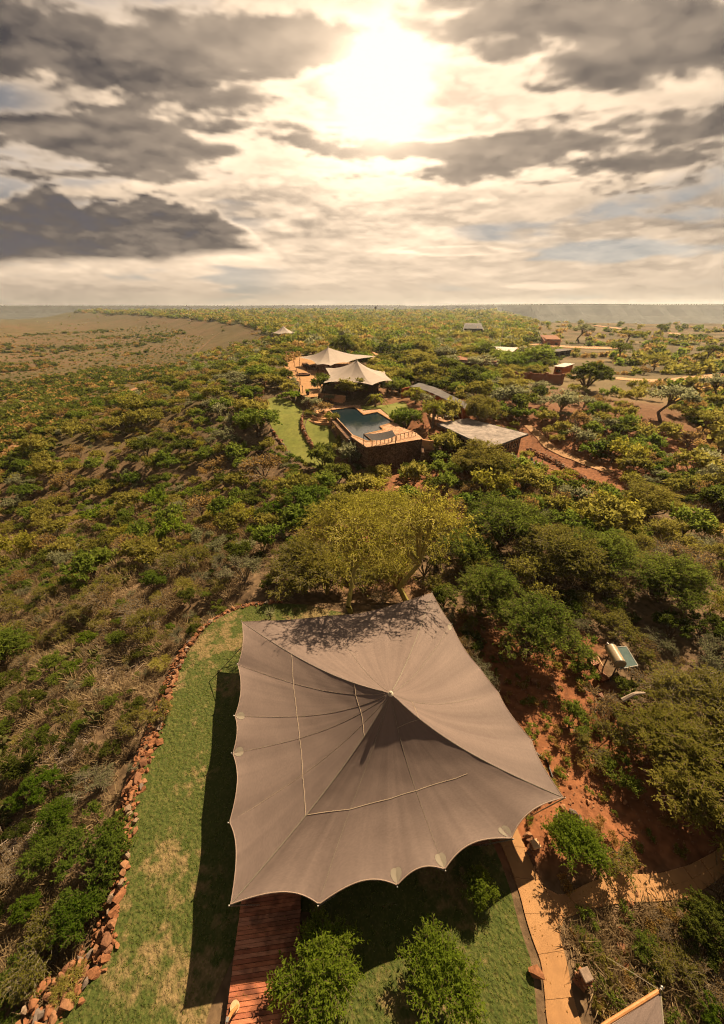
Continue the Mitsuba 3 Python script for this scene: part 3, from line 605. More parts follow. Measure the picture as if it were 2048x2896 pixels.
# stacked stone posts by the path
def bollard(name, q, capmat, label, h=0.95):
    b = thing(name, label, 'post'); c = at(q, h); c[2] = 0
    for lv in range(6):
        for k in range(4):
            th = k * pi / 2 + lv * .5; rock_at(b, 'stone', c + [.14 * cos(th), .14 * sin(th), .06 + lv * .14], .15)
    put('cap', box(.36, .34, .10, ch=.02), capmat, b, to_world=mat4(c + [0, 0, h - .05], .25))
    return b
bollard('stone_post', A8(468, 295), 'pale_wood', 'stacked stone post with tan cap beside the path under the tent corner')
bollard('stone_post', A8(780, 1098), 'rubble_grey', 'stacked stone post with pale grey cap right of the lower path')
for (x, y) in ((415, 245), (435, 262)): rock_at(None, 'rock', at(A8(x, y), .2), .24, label='rust brown stone leaning against the tan capped post', cat='rock', group='stones against the tan capped post')
# irrigation hose along the tent's right edge
put('black_hose', tube_path(smooth_line([(*at(A7(*q), .1)[:2], .08) for q in ((235, 960), (290, 1070), (360, 1120), (385, 1180), (410, 1250))], .15), 0.05, 6), 'black_rubber', label='black hose lying along the right edge of the big tent', cat='hose')
# solar water heater
sh = thing('solar_heater', 'solar water heater with tan tank and dark glass panel on the red soil', 'water heater')
a_, b_ = at(A7(815, 320), 1.9), at(A7(893, 455), 1.9); dirn = (b_ - a_) / np.linalg.norm(b_ - a_); c_ = (a_ + b_) / 2
M = trimesh.geometry.align_vectors([0, 0, 1], dirn); cy = trimesh.creation.revolve(np.array([[0, -1.0], [.30, -.98], [.36, -.92], [.36, .92], [.30, .98], [0, 1.0]]) * [1, np.linalg.norm(b_ - a_) / 2], sections=28)
cy.apply_transform(M); cy.apply_translation(c_); put('tank', cy, 'tan_tank', sh, smooth=35)
for e in (-.88, 0.88):
    ring = trimesh.creation.annulus(.355, .368, .04, sections=28); ring.apply_transform(M); ring.apply_translation(c_ + dirn * e * np.linalg.norm(b_ - a_) / 2); put('strap', ring, 'dark_steel', sh)
put('outlet_pipe', tube_path([a_ - dirn * .0 + [-.1, 0, .1], a_ - dirn * .22 + [-.1, 0, .12], a_ - dirn * .3 + [-.1, 0, -.2]], .025, 6), 'steel', sh)
zz = 1.9; P4 = [at(A7(850, 330), zz), at(A7(930, 322), zz - .35), at(A7(1012, 457), zz - .55), at(A7(890, 482), zz - .2)]
def quad_slab(P, th, inset=0.0):
    P = np.array(P); c = P.mean(0); n = np.cross(P[1] - P[0], P[3] - P[0]); n /= np.linalg.norm(n); n *= np.sign(n[2]); q = c + (P - c) * (1 - inset)
    return trimesh.convex.convex_hull(np.vstack([q, q - n * th])), n
m, nrm = quad_slab(P4, .06, .045); m.apply_translation(nrm * .012); put('collector_panel', m, 'panel_glass', sh)
for k in range(4): put('panel_frame', beam(P4[k], P4[(k + 1) % 4], .05, .08), 'dull_alloy', sh)
for p in (a_ + dirn * .25, b_ - dirn * .25, P4[2], P4[1]):
    put('stand_leg', beam((p[0], p[1], gh(p[0], p[1]) - .1), p - [0, 0, .12], .06), 'dark_steel', sh)
for (q, w, lab) in ((A7(690, 448), .62, 'rust brown wooden crate lying left of the tan solar tank'), (A7(757, 556), .6, 'rust brown crate below the tan solar tank'), (A7(762, 690), .5, 'narrow rusty crate half hidden in the bush below the solar tank')):
    k = thing('wooden_crate', lab, 'crate'); p = atg(q) + [0, 0, .16]; az = RNG.uniform(.2, .5)
    for j in range(4): put('board', box(w / 4 - .012, w * .85, .035, ch=.006), WD[j % 3], k, to_world=T().translate([float(x) for x in p]).rotate([0, 0, 1], math.degrees(az)).translate([(j - 1.5) * w / 4, 0, .14]))
    put('frame', cat([box(w, .03, .26, (0, s * w * .4, 0)) for s in (-1, 1)] + [box(.03, w * .78, .26, (s * w * .47, 0, 0)) for s in (-1, 1)]), 'dark_wood', k, to_world=T().translate([float(x) for x in p]).rotate([0, 0, 1], math.degrees(az)))
put('timber_pole', beam(atg(A7(715, 420)) + [0, 0, .4], atg(A7(755, 485)) + [0, 0, .35], .07, ch=.015), 'pale_wood', label='short pale timber pole propped beside the solar heater crates', cat='pole')
lg = np.array([at(A7(905, 703), 2.6), at(A7(955, 675), 2.9), at(A7(1000, 655), 3.1), at(A7(1062, 652), 3.0)])
put('dead_branch', tube_path(smooth_line(lg, .1), np.linspace(.13, .06, len(smooth_line(lg, .1))), 7), 'dead_wood', label='bleached bent dead branch sticking out of the yellow thorn tree', cat='branch')
# ------------------------------------------------------------------ tracks and roads
def track(name, qs, w, label, m='track_dust', dz=0.06, world=False):
    p = [q if world else atg(q)[:2] for q in qs]; L = smooth_line(p, max(.6, w * .35))
    wid = w * (0.8 + 0.5 * meshkit.fbm(np.column_stack([L * (.8 / w), np.full(len(L), 3.0)]), 3, 5))
    put(name, ribbon(L, wid, dz), m, smooth=True, label=label, cat=name.split('_')[-1], kind='structure'); return LineString(L).buffer(w * .6)
ROADS = [
 track('dirt_track', [A1(*q) for q in ((-20, 790), (60, 735), (150, 680), (290, 600), (400, 555), (520, 510), (600, 478), (680, 445))], 3.2, 'bare dirt track running along the left valley slope', 'valley_dust', .10),
 track('dirt_track', [A1(*q) for q in ((860, 330), (910, 290), (945, 255), (985, 225))], 1.6, 'faint dirt track climbing the far side of the ridge', 'valley_earth', .3),
 track('dirt_road', [A2(*q) for q in ((1135, 428), (1220, 436), (1310, 440), (1400, 441), (1470, 430), (1540, 424), (1640, 412))], 5.0, 'pale orange dirt road crossing the plain on the right', 'track_dust', .12),
 track('dirt_road', [A2(*q) for q in ((1400, 445), (1480, 462), (1560, 472), (1660, 480))], 2.6, 'narrow fork of the orange dirt road on the plain', 'track_dust', .11),
 track('dirt_road', [A2(*q) for q in ((760, 276), (860, 283), (960, 290), (1060, 293), (1100, 290))], 12, 'wide bare orange clearing beyond the lodge roofs', 'track_dust', .2),
 track('dirt_road', [A2(*q) for q in ((1040, 192), (1110, 200), (1150, 208))], 7, 'far strip of bare orange road near the plain edge', 'track_dust', .4),
 track('dirt_road', [A2(*q) for q in ((1390, 226), (1425, 240))], 7, 'short pale road end far out on the right plain', 'track_dust', .4),
 track('dirt_road', [A2(*q) for q in ((1390, 1010), (1450, 1045), (1540, 1082), (1660, 1125))], 1.9, 'sandy road at the right edge below the rubble wall', 'track_dust', .07),
 track('foot_path', [A2(*q) for q in ((740, 640), (790, 682), (838, 735), (920, 778), (1005, 812), (1060, 832), (1120, 852))], 1.5, 'curving pink paved path beside the flat roofed house', 'ochre_concrete', .12),
 track('foot_path', [A2(*q) for q in ((150, 915), (230, 950), (300, 975), (370, 992), (430, 1000))], .9, 'short ochre path through the bushes below the pool', 'ochre_concrete', .07),
 track('foot_path', [A3(*q) for q in ((735, 100), (742, 118), (730, 135), (722, 150))], 3.0, 'small winding path in a clearing behind the lodge tents', 'ochre_concrete', .3),
]
# ------------------------------------------------------------------ lodge: pool, terraces, lawns, walls
PZ = 1.9
w3 = lambda pts, z: [tuple(at(A3(*q), z)[:2]) for q in pts]
POOL = Polygon(w3([(475, 430), (612, 410), (667, 456), (745, 440), (838, 497), (757, 522), (778, 541), (735, 552), (668, 566), (716, 606), (690, 607), (605, 570)], 1.8))
DECK = Polygon(w3([(425, 425), (460, 398), (640, 392), (660, 430), (760, 420), (840, 485), (870, 520), (965, 556), (1004, 590), (712, 636), (690, 640), (602, 580), (470, 431)], PZ)).buffer(0)
pt = thing('pool_terrace', 'paved pool terrace on a tall rough stone retaining wall', 'terrace')
CH = Polygon(w3([(449, 433), (472, 430), (603, 571), (578, 578)], PZ))
put('retaining_wall', prism(DECK.difference(POOL).difference(CH), -4.5, PZ - .08), 'masonry', pt)
put('paving', prism(DECK.buffer(.12).difference(POOL).difference(CH), PZ - .08, PZ), 'paving', pt)
sp = thing('swimming_pool', 'dark L shaped infinity pool on the stone terrace', 'pool')
put('basin', prism(POOL, -.4, 0.0), 'pool_tile', sp)
put('basin_wall', prism(POOL.buffer(.02).difference(POOL.buffer(-.04)), -.2, PZ - .1), 'pool_tile', sp)
wv = sheet(POOL, .8, 0, base=np.float64(1.74)); put('water', wv, 'pool_water', sp, smooth=False)
cop = POOL.buffer(.42, join_style=2).difference(POOL).difference(CH.buffer(.35)).intersection(DECK)
put('coping', cat([prism(g, PZ, PZ + .06) for g in getattr(cop, 'geoms', [cop]) if g.area > .05]), 'ochre_concrete', sp)
put('catch_channel', prism(CH, .3, 1.25), 'pebbles', sp)
put('channel_wall', prism(LineString(w3([(447, 432), (578, 581)], 1.6)).buffer(.28), -3.0, 1.45), 'masonry', sp)
put('infinity_rim', cat([beam((*POOL.exterior.coords[0], 1.66), (*POOL.exterior.coords[11], 1.66), .22, .2)]), 'pool_tile', sp)
cs = thing('curved_steps', 'fan of pale curved stone steps beside the pool', 'steps')
c0_ = at(A3(452, 425), PZ)
for k in range(6):
    th = np.linspace(pi * .93, pi * 1.62, 22); ro, ri = 1.1 + .62 * (k + 1), 0.2 + .62 * k
    pl = Polygon(np.vstack([np.c_[c0_[0] + ro * cos(th), c0_[1] + 1.5 * ro * sin(th)], np.c_[c0_[0] + ri * cos(th[::-1]), c0_[1] + 1.5 * ri * sin(th[::-1])]]))
    put('step', prism(pl, -.6, PZ - .02 - .19 * k), ['ochre_concrete', 'track_dust'][k % 2], cs)
LAWN2 = Polygon([tuple(atg(A3(*q))[:2]) for q in ((100, 375), (165, 352), (235, 372), (300, 420), (325, 470), (313, 520), (330, 575), (375, 650), (430, 700), (490, 740), (420, 760), (330, 730), (255, 680), (215, 620), (160, 545), (120, 455))]).buffer(1.0).buffer(-.6)
put('lawn', sheet(LAWN2, .9, .05), 'grass_lodge', smooth=True, label='bright sunlit lawn curving below the lodge terrace', cat='lawn', kind='structure')
LAWN3 = Polygon([tuple(atg(A3(*q))[:2]) for q in ((345, 475), (330, 520), (345, 565), (390, 640), (440, 680), (500, 700), (520, 610), (425, 470))])
put('lawn', sheet(LAWN3, .9, .08), 'grass_lodge', smooth=True, label='small raised lawn between curved stone wall and pool', cat='lawn', kind='structure')
LAWN4 = Polygon(w3([(640, 392), (700, 385), (900, 380), (1000, 420), (860, 505), (830, 470), (765, 415), (660, 425)], PZ))
put('lawn', prism(LAWN4, .5, PZ - .03), 'grass_lodge', label='shaded grass strip behind the pool under the palms', cat='lawn', kind='structure')
def stone_row(name, qs, label, s, catg='stone wall', lev=(0.0,), n_max=120, step=.75, dz=.1):
    k = thing(name, label, catg); L = smooth_line([atg(q)[:2] for q in qs], s * step * 1.4)
    for p in L[:n_max]:
        for e in lev: rock_at(k, 'stone', (p[0] + RNG.uniform(-.1, .1), p[1] + RNG.uniform(-.1, .1), gh(*p) + dz + e), s * RNG.uniform(.8, 1.2))
    return k
stone_row('stone_wall', [A3(*q) for q in ((328, 452), (313, 490), (318, 535), (338, 585), (378, 648), (428, 690), (492, 722))], 'low curved stone wall between the two lodge lawns', .5, lev=(0, .35))
stone_row('stone_wall', [A3(*q) for q in ((140, 540), (165, 580), (195, 620), (220, 655), (250, 690))], 'rusty stone edging left of the bright lodge lawn', .5)
stone_row('stone_wall', [A3(*q) for q in ((120, 250), (95, 290), (85, 340), (60, 385))], 'pale stone edging by the steps at the terrace foot', .45)
stone_row('stone_wall', [A3(*q) for q in ((385, 800), (430, 775), (480, 760), (530, 752))], 'tan rock ledge at the lower end of the bright lawn', .7)
dt = thing('dining_terrace', 'paved dining terrace raised on stone in front of the lodge tents', 'terrace')
TER = Polygon(w3([(212, 165), (230, 232), (262, 250), (302, 262), (308, 335), (345, 352), (400, 348), (418, 290), (450, 270), (620, 275), (700, 200), (560, 140), (300, 118)], 4.2)).buffer(.01)
put('retaining_wall', prism(TER, -1.0, 4.12), 'masonry', dt); put('paving', prism(TER.buffer(.15), 4.12, 4.2), 'ochre_concrete', dt)
def flight(name, q0, q1, z0, z1, wid, n, label, mat_='track_dust'):
    k = thing(name, label, 'steps'); a, b = at(A3(*q0), z0), at(A3(*q1), z1); d = (b - a); d[2] = 0; L = np.linalg.norm(d); d /= L; az = math.atan2(d[1], d[0])
    for i in range(n):
        p = a + d * L * (i + .5) / n; zt = z0 + (z1 - z0) * (i + 1) / n
        put('step', box(L / n + .05, wid, 1.6), mat_, k, to_world=T().translate([float(p[0]), float(p[1]), float(zt - .8)]).rotate([0, 0, 1], math.degrees(az)))
    return k
flight('stone_steps', (165, 284), (205, 240), 2.2, 4.1, 3.4, 6, 'stone steps climbing to the left end of the dining terrace')
flight('stone_steps', (470, 385), (490, 335), 1.9, 3.6, 7.0, 4, 'broad steps rising from the pool to the front lodge tent')
flight('stone_steps', (1040, 655), (1035, 600), -0.6, 1.8, 2.0, 6, 'narrow steps between low walls left of the flat roofed house')
gw = thing('garden_wall', 'low stone walls flanking the narrow steps by the flat roofed house', 'wall')
for (q, r, z) in (((1000, 590), (1008, 668), .6), ((1008, 668), (1108, 650), .1), ((1062, 560), (1108, 650), .5)):
    a, b = at(A3(*q), z), at(A3(*r), z); put('wall', beam((a[0], a[1], z - 1.6), (b[0], b[1], z - 1.6), .4, 3.2), 'masonry', gw)
pw = thing('planter_wall', 'small curved planter wall below the dining terrace', 'wall')
L = smooth_line(w3([(120, 322), (135, 335), (160, 338), (190, 332), (205, 320)], 2.2), .3); put('wall', prism(LineString(L).buffer(.25), .4, 2.3), 'masonry', pw)
L = smooth_line(w3([(228, 232), (238, 262), (265, 290), (302, 303)], 3.4), .3); put('buttress', prism(LineString(L).buffer(.25), .4, 4.0), 'masonry', pw)
# shade awning and railing on the front of the pool deck
aw = thing('shade_awning', 'dark flat shade awning on posts at the pool front', 'awning')
AQ = [at(A3(*q), 4.0) for q in ((668, 560), (830, 541), (852, 574), (716, 600))]
gu, gv = np.meshgrid(np.linspace(0, 1, 13), np.linspace(0, 1, 7), indexing='ij')
av = (1 - gu)[..., None] * ((1 - gv)[..., None] * AQ[0] + gv[..., None] * AQ[3]) + gu[..., None] * ((1 - gv)[..., None] * AQ[1] + gv[..., None] * AQ[2]); av[..., 2] -= .5 * gu * (1 - gu) * 4 * .5
k_ = (np.arange(12)[:, None] * 7 + np.arange(6)[None]).ravel()
put('cloth', (av.reshape(-1, 3), np.stack([k_, k_ + 1, k_ + 8, k_ + 7], 1)), 'canvas_shade', aw, smooth=True)
for p in AQ: put('post', beam((p[0], p[1], PZ if p[0] > 1.0 else .6), p, .12), 'dark_wood', aw)
rl = thing('railing', 'timber railing along the front edge of the pool deck', 'railing')
f0, f1 = at(A3(716, 632), PZ), at(A3(965, 574), PZ)
for i in range(12):
    p = f0 + (f1 - f0) * i / 11; put('post', beam(p, p + [0, 0, 1.0], .09), 'dark_wood', rl)
put('rail', beam(f0 + [0, 0, 1.0], f1 + [0, 0, 1.0], .08), 'dark_wood', rl)

def peaked_tent(name, corners, zc, peak, label, m='canvas_far', ground=4.2, catg='tent', posts=True):
    k = thing(name, label, catg); C = [np.array(c, float) for c in corners]; n = len(C)
    def P(s, a, t):
        a, t = np.broadcast_arrays(np.asarray(a, float), np.asarray(t, float)); p, q = C[s], C[(s + 1) % n]
        e = p * (1 - a)[..., None] + q * a[..., None]; inw = peak - e; inw[..., 2] = 0; inw /= np.linalg.norm(inw, axis=-1, keepdims=True)
        prof = 0.62 * (1 - t) ** 2.2 + .38 * (1 - t); o = peak + (e - peak) * t[..., None] + inw * (np.linalg.norm(p - q) * .22 * a * (1 - a) * t ** 4)[..., None]
        o[..., 2] = e[..., 2] * (1 - prof) + peak[2] * prof + .5 * a * (1 - a) * 4 * t ** 6 * .5; return o
    v, f, u = tent_canopy(P, n, 14, 16); put('canopy', (v, f), m, k, smooth=40, uv=None)
    if posts:
        for c in C: put('post', beam((c[0], c[1], ground), c, .14), 'dark_steel', k)
        put('centre_pole', beam((peak[0], peak[1], ground), peak, .2), 'dark_steel', k)
    put('finial', trimesh.creation.cone(.3, .7, sections=8).apply_translation(peak - [0, 0, .15]), 'pale_cap', k)
    return k
c7 = lambda x, y, z=7.0: at(A3(x, y), z)
T1P = at(A3(462, 66), 10.9)
t1c = [c7(297, 124), c7(400, 165), c7(478, 170), c7(576, 152)]; t1c += [np.array([5.0, 141.0, 7]), np.array([-4, 147., 7]), np.array([-15, 148., 7])]
peaked_tent('canvas_tent', t1c[::-1], 7, T1P, 'pale peaked lodge tent farther back on the dining terrace')
T2P = at(A3(627, 141), 10.6)
t2c = [c7(448, 184, 6.6), c7(437, 270, 6.6), c7(570, 268, 6.6), c7(716, 283, 6.6), c7(833, 256, 6.6), c7(790, 205, 6.6)]; t2c.insert(6, np.array([-2., 112, 6.6]))
peaked_tent('canvas_tent', t2c, 7, T2P, 'nearer pale peaked lodge tent above the pool', ground=3.0)
q = atg(A1(1275, 246)); peaked_tent('canvas_tent', [q + [np.cos(t) * 9, np.sin(t) * 9, 3.0] for t in np.arange(6) * pi / 3 + .3], 0, q + [0, 0, 7.6], 'small distant tent peak among trees on the ridge', ground=q[2] - 1)
for i, qd in enumerate(((338, 178), (352, 192), (375, 183), (392, 196), (330, 168))):
    k = thing('dining_table', 'dark timber dining table in the shade of the rear lodge tent', 'table', 'tables under the rear lodge tent'); p = at(A3(*qd), 4.2)
    put('table_top', box(2.0, 1.0, .07, (0, 0, .75)), 'dark_wood', k, to_world=mat4(p, .3)); put('leg_frame', cat([box(.1, .8, .72, (s * .8, 0, .36)) for s in (-1, 1)]), 'dark_wood', k, to_world=mat4(p, .3))
    for s in (-1, 1): put('bench', box(1.9, .35, .45, (0, s * .85, .225)), 'dark_wood', k, to_world=mat4(p, .3))
k = thing('fire_bench', 'low oval timber bench on the open dining terrace', 'bench'); p = at(A3(320, 227), 4.2)
put('seat', trimesh.creation.annulus(1.0, 1.8, .12, sections=24).apply_translation((0, 0, .45)), 'dark_wood', k, to_world=mat4(p, .2, (1.3, .9, 1))); put('base', trimesh.creation.annulus(1.1, 1.6, .45, sections=16).apply_translation((0, 0, .225)), 'dark_steel', k, to_world=mat4(p, .2, (1.3, .9, 1)))
k = thing('sun_lounger', 'dark lounger at the left edge of the dining terrace', 'lounger'); p = at(A3(258, 208), 4.2)
put('seat', box(2.4, .8, .12, (0, 0, .4)), 'dark_wood', k, to_world=mat4(p, .4)); put('leg_frame', cat([box(.1, .7, .36, (s, 0, .18)) for s in (-1, 1)]), 'dark_wood', k, to_world=mat4(p, .4)); put('backrest', box(.9, .8, .1, (-1.4, 0, .65)), 'dark_wood', k, to_world=mat4(p, .4))
for qd in ((246, 214), (270, 176), (282, 212), (290, 242), (304, 282), (318, 328), (300, 250), (437, 228), (426, 250), (434, 205)):
    p = at(A3(*qd), 4.2); k = thing('railing_post', 'thin dark post at the rim of the dining terrace', 'post', 'posts around the dining terrace'); put('post', beam(p, p + [0, 0, 1.5], .13, ch=.02), 'dark_wood', k); put('lantern', trimesh.creation.cylinder(.13, .25, sections=8).apply_translation(p + [0, 0, 1.6]), 'dark_steel', k)
k = thing('timber_gate', 'pale timber frame standing at the back left of the terrace', 'frame'); p = at(A3(247, 152), 4.2)
for dx in (-1.2, 1.2): put('post', beam(p + [dx, 0, 0], p + [dx, 0, 3.4], .25), 'pale_wood', k)
put('lintel', beam(p + [-1.6, 0, 3.5], p + [1.6, 0, 3.5], .25), 'pale_wood', k)
# long red wall with lean-to roof and daybeds
rw = thing('garden_wall', 'long orange red wall with a grey scalloped lean-to roof', 'wall')
fr = smooth_line([(*at(A3(*q), 4.4),) for q in ((932, 290), (1030, 318), (1130, 362), (1248, 418))], .6); bk = smooth_line([(*at(A3(*q), 4.9),) for q in ((988, 268), (1080, 296), (1170, 340), (1262, 386))], .6)
n = 40; fi = np.array([np.interp(np.linspace(0, len(fr) - 1, n), np.arange(len(fr)), fr[:, j]) for j in range(3)]).T; bi = np.array([np.interp(np.linspace(0, len(bk) - 1, n), np.arange(len(bk)), bk[:, j]) for j in range(3)]).T
dv = bi - fi; fi = fi + dv * (.07 * np.abs(sin(np.linspace(0, 9 * pi, n))))[:, None]
vt = np.vstack([fi, bi, fi - [0, 0, .12], bi - [0, 0, .12]]); i = np.arange(n - 1); fq = np.vstack([np.stack([i, i + 1, n + i + 1, n + i], 1), np.stack([2 * n + i, 3 * n + i, 3 * n + i + 1, 2 * n + i + 1], 1), np.stack([i, 2 * n + i, 2 * n + i + 1, i + 1], 1), np.stack([n + i, n + i + 1, 3 * n + i + 1, 3 * n + i], 1)])
put('lean_to_roof', (vt, fq), 'grey_roof', rw)
wl = fi * .86 + bi * .14
put('wall', prism(LineString(np.vstack([at(A3(888, 318), 3.6)[:2], wl[:, :2]])).buffer(.2, cap_style=2), .5, 4.3), 'red_plaster', rw)
for a in (.05, .35, .65, .95): p = fi[int(a * (n - 1))]; put('post', beam((p[0], p[1], 1.0), p - [0, 0, .1], .14), 'dark_wood', rw)
BP = Polygon(w3([(1000, 420), (1090, 410), (1225, 470), (1180, 500), (1080, 480)], PZ)).buffer(.3); put('paving', prism(BP, .2, PZ + .02), 'paving', key_for('daybed_terrace')); tag('daybed_terrace', 'paved strip under the striped daybeds', 'paving', kind='structure')
for i, (qd, lab) in enumerate((((1093, 432), 'striped black and white daybed farthest from the flat roof'), ((1133, 449), 'middle one of the three striped daybeds by the red wall'), ((1170, 467), 'striped daybed nearest the flat roofed house'))):
    k = thing('daybed', lab, 'daybed'); p = at(A3(*qd), PZ + .3)
    m = box(3.0, 1.25, .42, ch=.12).subdivide(); put('mattress', m, 'zebra_cloth', k, smooth=40, to_world=mat4(p + [0, 0, .1], .35)); put('frame', box(3.0, 1.15, .22), 'dark_wood', k, to_world=mat4(p - [0, 0, .15], .35)); put('bolster', trimesh.creation.capsule(.9, .2, count=[8, 8]).apply_transform(trimesh.transformations.rotation_matrix(pi / 2, [1, 0, 0])).apply_translation((1.25, .45, .4)), 'zebra_cloth', k, to_world=mat4(p, .35))
# flat roofed stone house
fh = thing('flat_roof_house', 'stone house with weathered flat pale roof beside the pool', 'house')
RZ = 2.7; R4 = np.array([at(A3(*q), RZ)[:2] for q in ((1090, 504), (1393, 645), (1611, 563), (1262, 473))]); RP = Polygon(R4)
put('roof', prism(RP, RZ - .22, RZ), 'flat_roof', fh); put('fascia', prism(RP.buffer(.06, join_style=2).difference(RP), RZ - .30, RZ + .05), 'grey_roof', fh)
BW = RP.buffer(-.75, join_style=2); put('wall', prism(BW.difference(BW.buffer(-.4, join_style=2)), -3.0, RZ - .23), 'masonry', fh); put('floor', prism(BW.buffer(-.41, join_style=2), -.6, -.4), 'dark_void', fh)
bw = np.array(BW.exterior.coords[:-1])
def wall_opening(parent, a, b, u, w, z0, z1, nrm, frame='pale_wood', name='window'):
    d = (b - a); L = np.linalg.norm(d); d /= L; c = a + d * L * u; az = math.atan2(d[1], d[0]); h = z1 - z0
    M = T().translate([float(c[0] + nrm[0] * .03), float(c[1] + nrm[1] * .03), float((z0 + z1) / 2)]).rotate([0, 0, 1], math.degrees(az))
    k = put(name, box(w, .10, h), 'dark_void', parent, to_world=M)
    put('frame', cat([box(w + .2, .2, .1, (0, 0, s * h / 2)) for s in (-1, 1)] + [box(.1, .19, h, (s * w / 2, 0, 0)) for s in (-1, 0, 1)]), frame, k, to_world=M)
il = int(np.argmin(bw[:, 0])); iF = int(np.argmin(bw[:, 1])); iR = int(np.argmax(bw[:, 0]))
a, b = bw[il], bw[iF]; nr = np.array([(b - a)[1], -(b - a)[0]]); nr /= np.linalg.norm(nr); nr *= np.sign(nr @ ((a + b) / 2 - bw.mean(0)))
for u_, w_ in ((.12, .8), (.24, .8), (.50, 1.1), (.8, .9)): wall_opening(fh, a, b, u_, w_, .7, 1.9, nr)
a, b = bw[iF], bw[iR]; nr = np.array([(b - a)[1], -(b - a)[0]]); nr /= np.linalg.norm(nr); nr *= np.sign(nr @ ((a + b) / 2 - bw.mean(0)))
for u_, w_ in ((.55, 1.6), (.8, 1.2)): wall_opening(fh, a, b, u_, w_, .5, 1.9, nr)
wall_opening(fh, a, b, .25, 1.0, -.5, 1.7, nr, 'dark_wood', 'door')
# houses and walls farther back
def house(name, corners, z, h, roofm, wallm, label, pitch=0.0, over=.5, catg='house', wins=3):
    k = thing(name, label, catg); P = Polygon([tuple(c[:2]) for c in corners]).minimum_rotated_rectangle; c = np.array(P.exterior.coords[:-1]); W_ = P.buffer(-over, join_style=2)
    put('wall', prism(W_, z - h - 2.5, z - .1), wallm, k)
    base = np.array([(*p, z) for p in c]); o = np.argsort(c[:, 1])[:2]; base[o, 2] -= pitch
    put('roof', trimesh.convex.convex_hull(np.vstack([base, base + [0, 0, .22]])), roofm, k)
    w = np.array(W_.exterior.coords[:-1]); oi = np.argsort(w[:, 1]); a, b = w[oi[0]], w[oi[1]]; nr = np.array([(b - a)[1], -(b - a)[0]]); nr /= np.linalg.norm(nr); nr *= np.sign(nr @ ((a + b) / 2 - w.mean(0)))
    for i in range(wins): wall_opening(k, a, b, (i + .5) / wins, 1.2, z - pitch - h + 1.0, z - pitch - .7, nr, 'dark_wood')
    return k
g2 = atg(A2(600, 350))[2]; zr = g2 + 4.2
house('roofed_house', [at(A2(*q), zr) for q in ((480, 306), (525, 349), (628, 342), (700, 292))], zr, 3.5, 'tin_roof', 'brown_plaster', 'long house with pale sheet roof in the trees behind the red wall', .9)
bw_ = thing('boundary_wall', 'brown plastered wall below the sheet roofed house', 'wall'); a, b = atg(A2(612, 440)), atg(A2(892, 455)); az = .5
m_ = [a + (b - a) * t for t in (0, .25, .5, .75, 1)]
for i in range(4): put('panel', beam((*m_[i][:2], m_[i][2] + .4), (*(m_[i + 1] - (m_[i + 1] - m_[i]) * .01)[:2], m_[i + 1][2] + .4), .4, 4.6), 'brown_plaster', bw_); 
for i in range(5): put('pier', box(.7, .7, 5.0), 'brown_plaster', bw_, to_world=mat4(m_[i] + [0, 0, .5]))
zr = atg(A2(900, 400))[2] + 3.0; house('small_hut', [at(A2(*q), zr) for q in ((866, 372), (905, 378), (952, 366), (915, 362))], zr, 2.6, 'tin_roof', 'red_plaster', 'small red hut with pale roof at the end of the brown wall', .2, .3, 'hut', 1)
zr = atg(A2(850, 262))[2] + 4.0; house('thatched_hut', [at(A2(*q), zr) for q in ((812, 246), (840, 252), (895, 250), (870, 236))], zr, 3.4, 'brown_plaster', 'brown_plaster', 'reddish brown roofed hut beside the orange clearing', 1.2, .8, 'hut', 2)
zr = atg(A2(855, 315))[2] + 2.6; house('open_shelter', [at(A2(*q), zr) for q in ((818, 304), (825, 311), (892, 308), (885, 297))], zr, 2.4, 'grey_roof', 'dark_void', 'long low dark shelter in front of the orange clearing', .1, .4, 'shelter', 2)
zr = atg(A2(500, 212))[2] + 6; house('far_house', [at(A2(*q), zr) for q in ((458, 190), (480, 205), (545, 200), (535, 182))], zr, 5, 'grey_roof', 'dark_void', 'distant grey roofed building among the hazy trees', 1.5, 1.0, 'house', 3)
zr = atg(A2(440, 188))[2] + 4; house('far_house', [at(A2(*q), zr) for q in ((425, 178), (432, 186), (456, 184), (450, 177))], zr, 4, 'tin_roof', 'pale_wood', 'tiny pale roof far off on the wooded ridge', .4, .5, 'house', 1)
k = thing('antenna_mast', 'thin white antenna mast beside the sheet roofed house', 'mast'); p = atg(A2(613, 330)); put('pole', beam(p, p + [0, 0, 13], .16), 'white_paint', k); put('cross_arm', beam(p + [-.8, 0, 12], p + [.8, 0, 12], .1), 'white_paint', k)
k = thing('radio_mast', 'tiny lattice mast on the horizon above the lodge', 'mast'); p = atg((1062, 893)); s_ = np.linalg.norm(p) / 1052
for dx in (-1.5, 1.5): put('pole', beam(p + [dx * s_, 0, 0], p + [0, 0, 30 * s_ * .6], .5 * s_), 'dark_steel', k)
put('head', box(5 * s_, 1 * s_, 5 * s_), 'dark_steel', k, to_world=mat4(p + [0, 0, 18 * s_]))
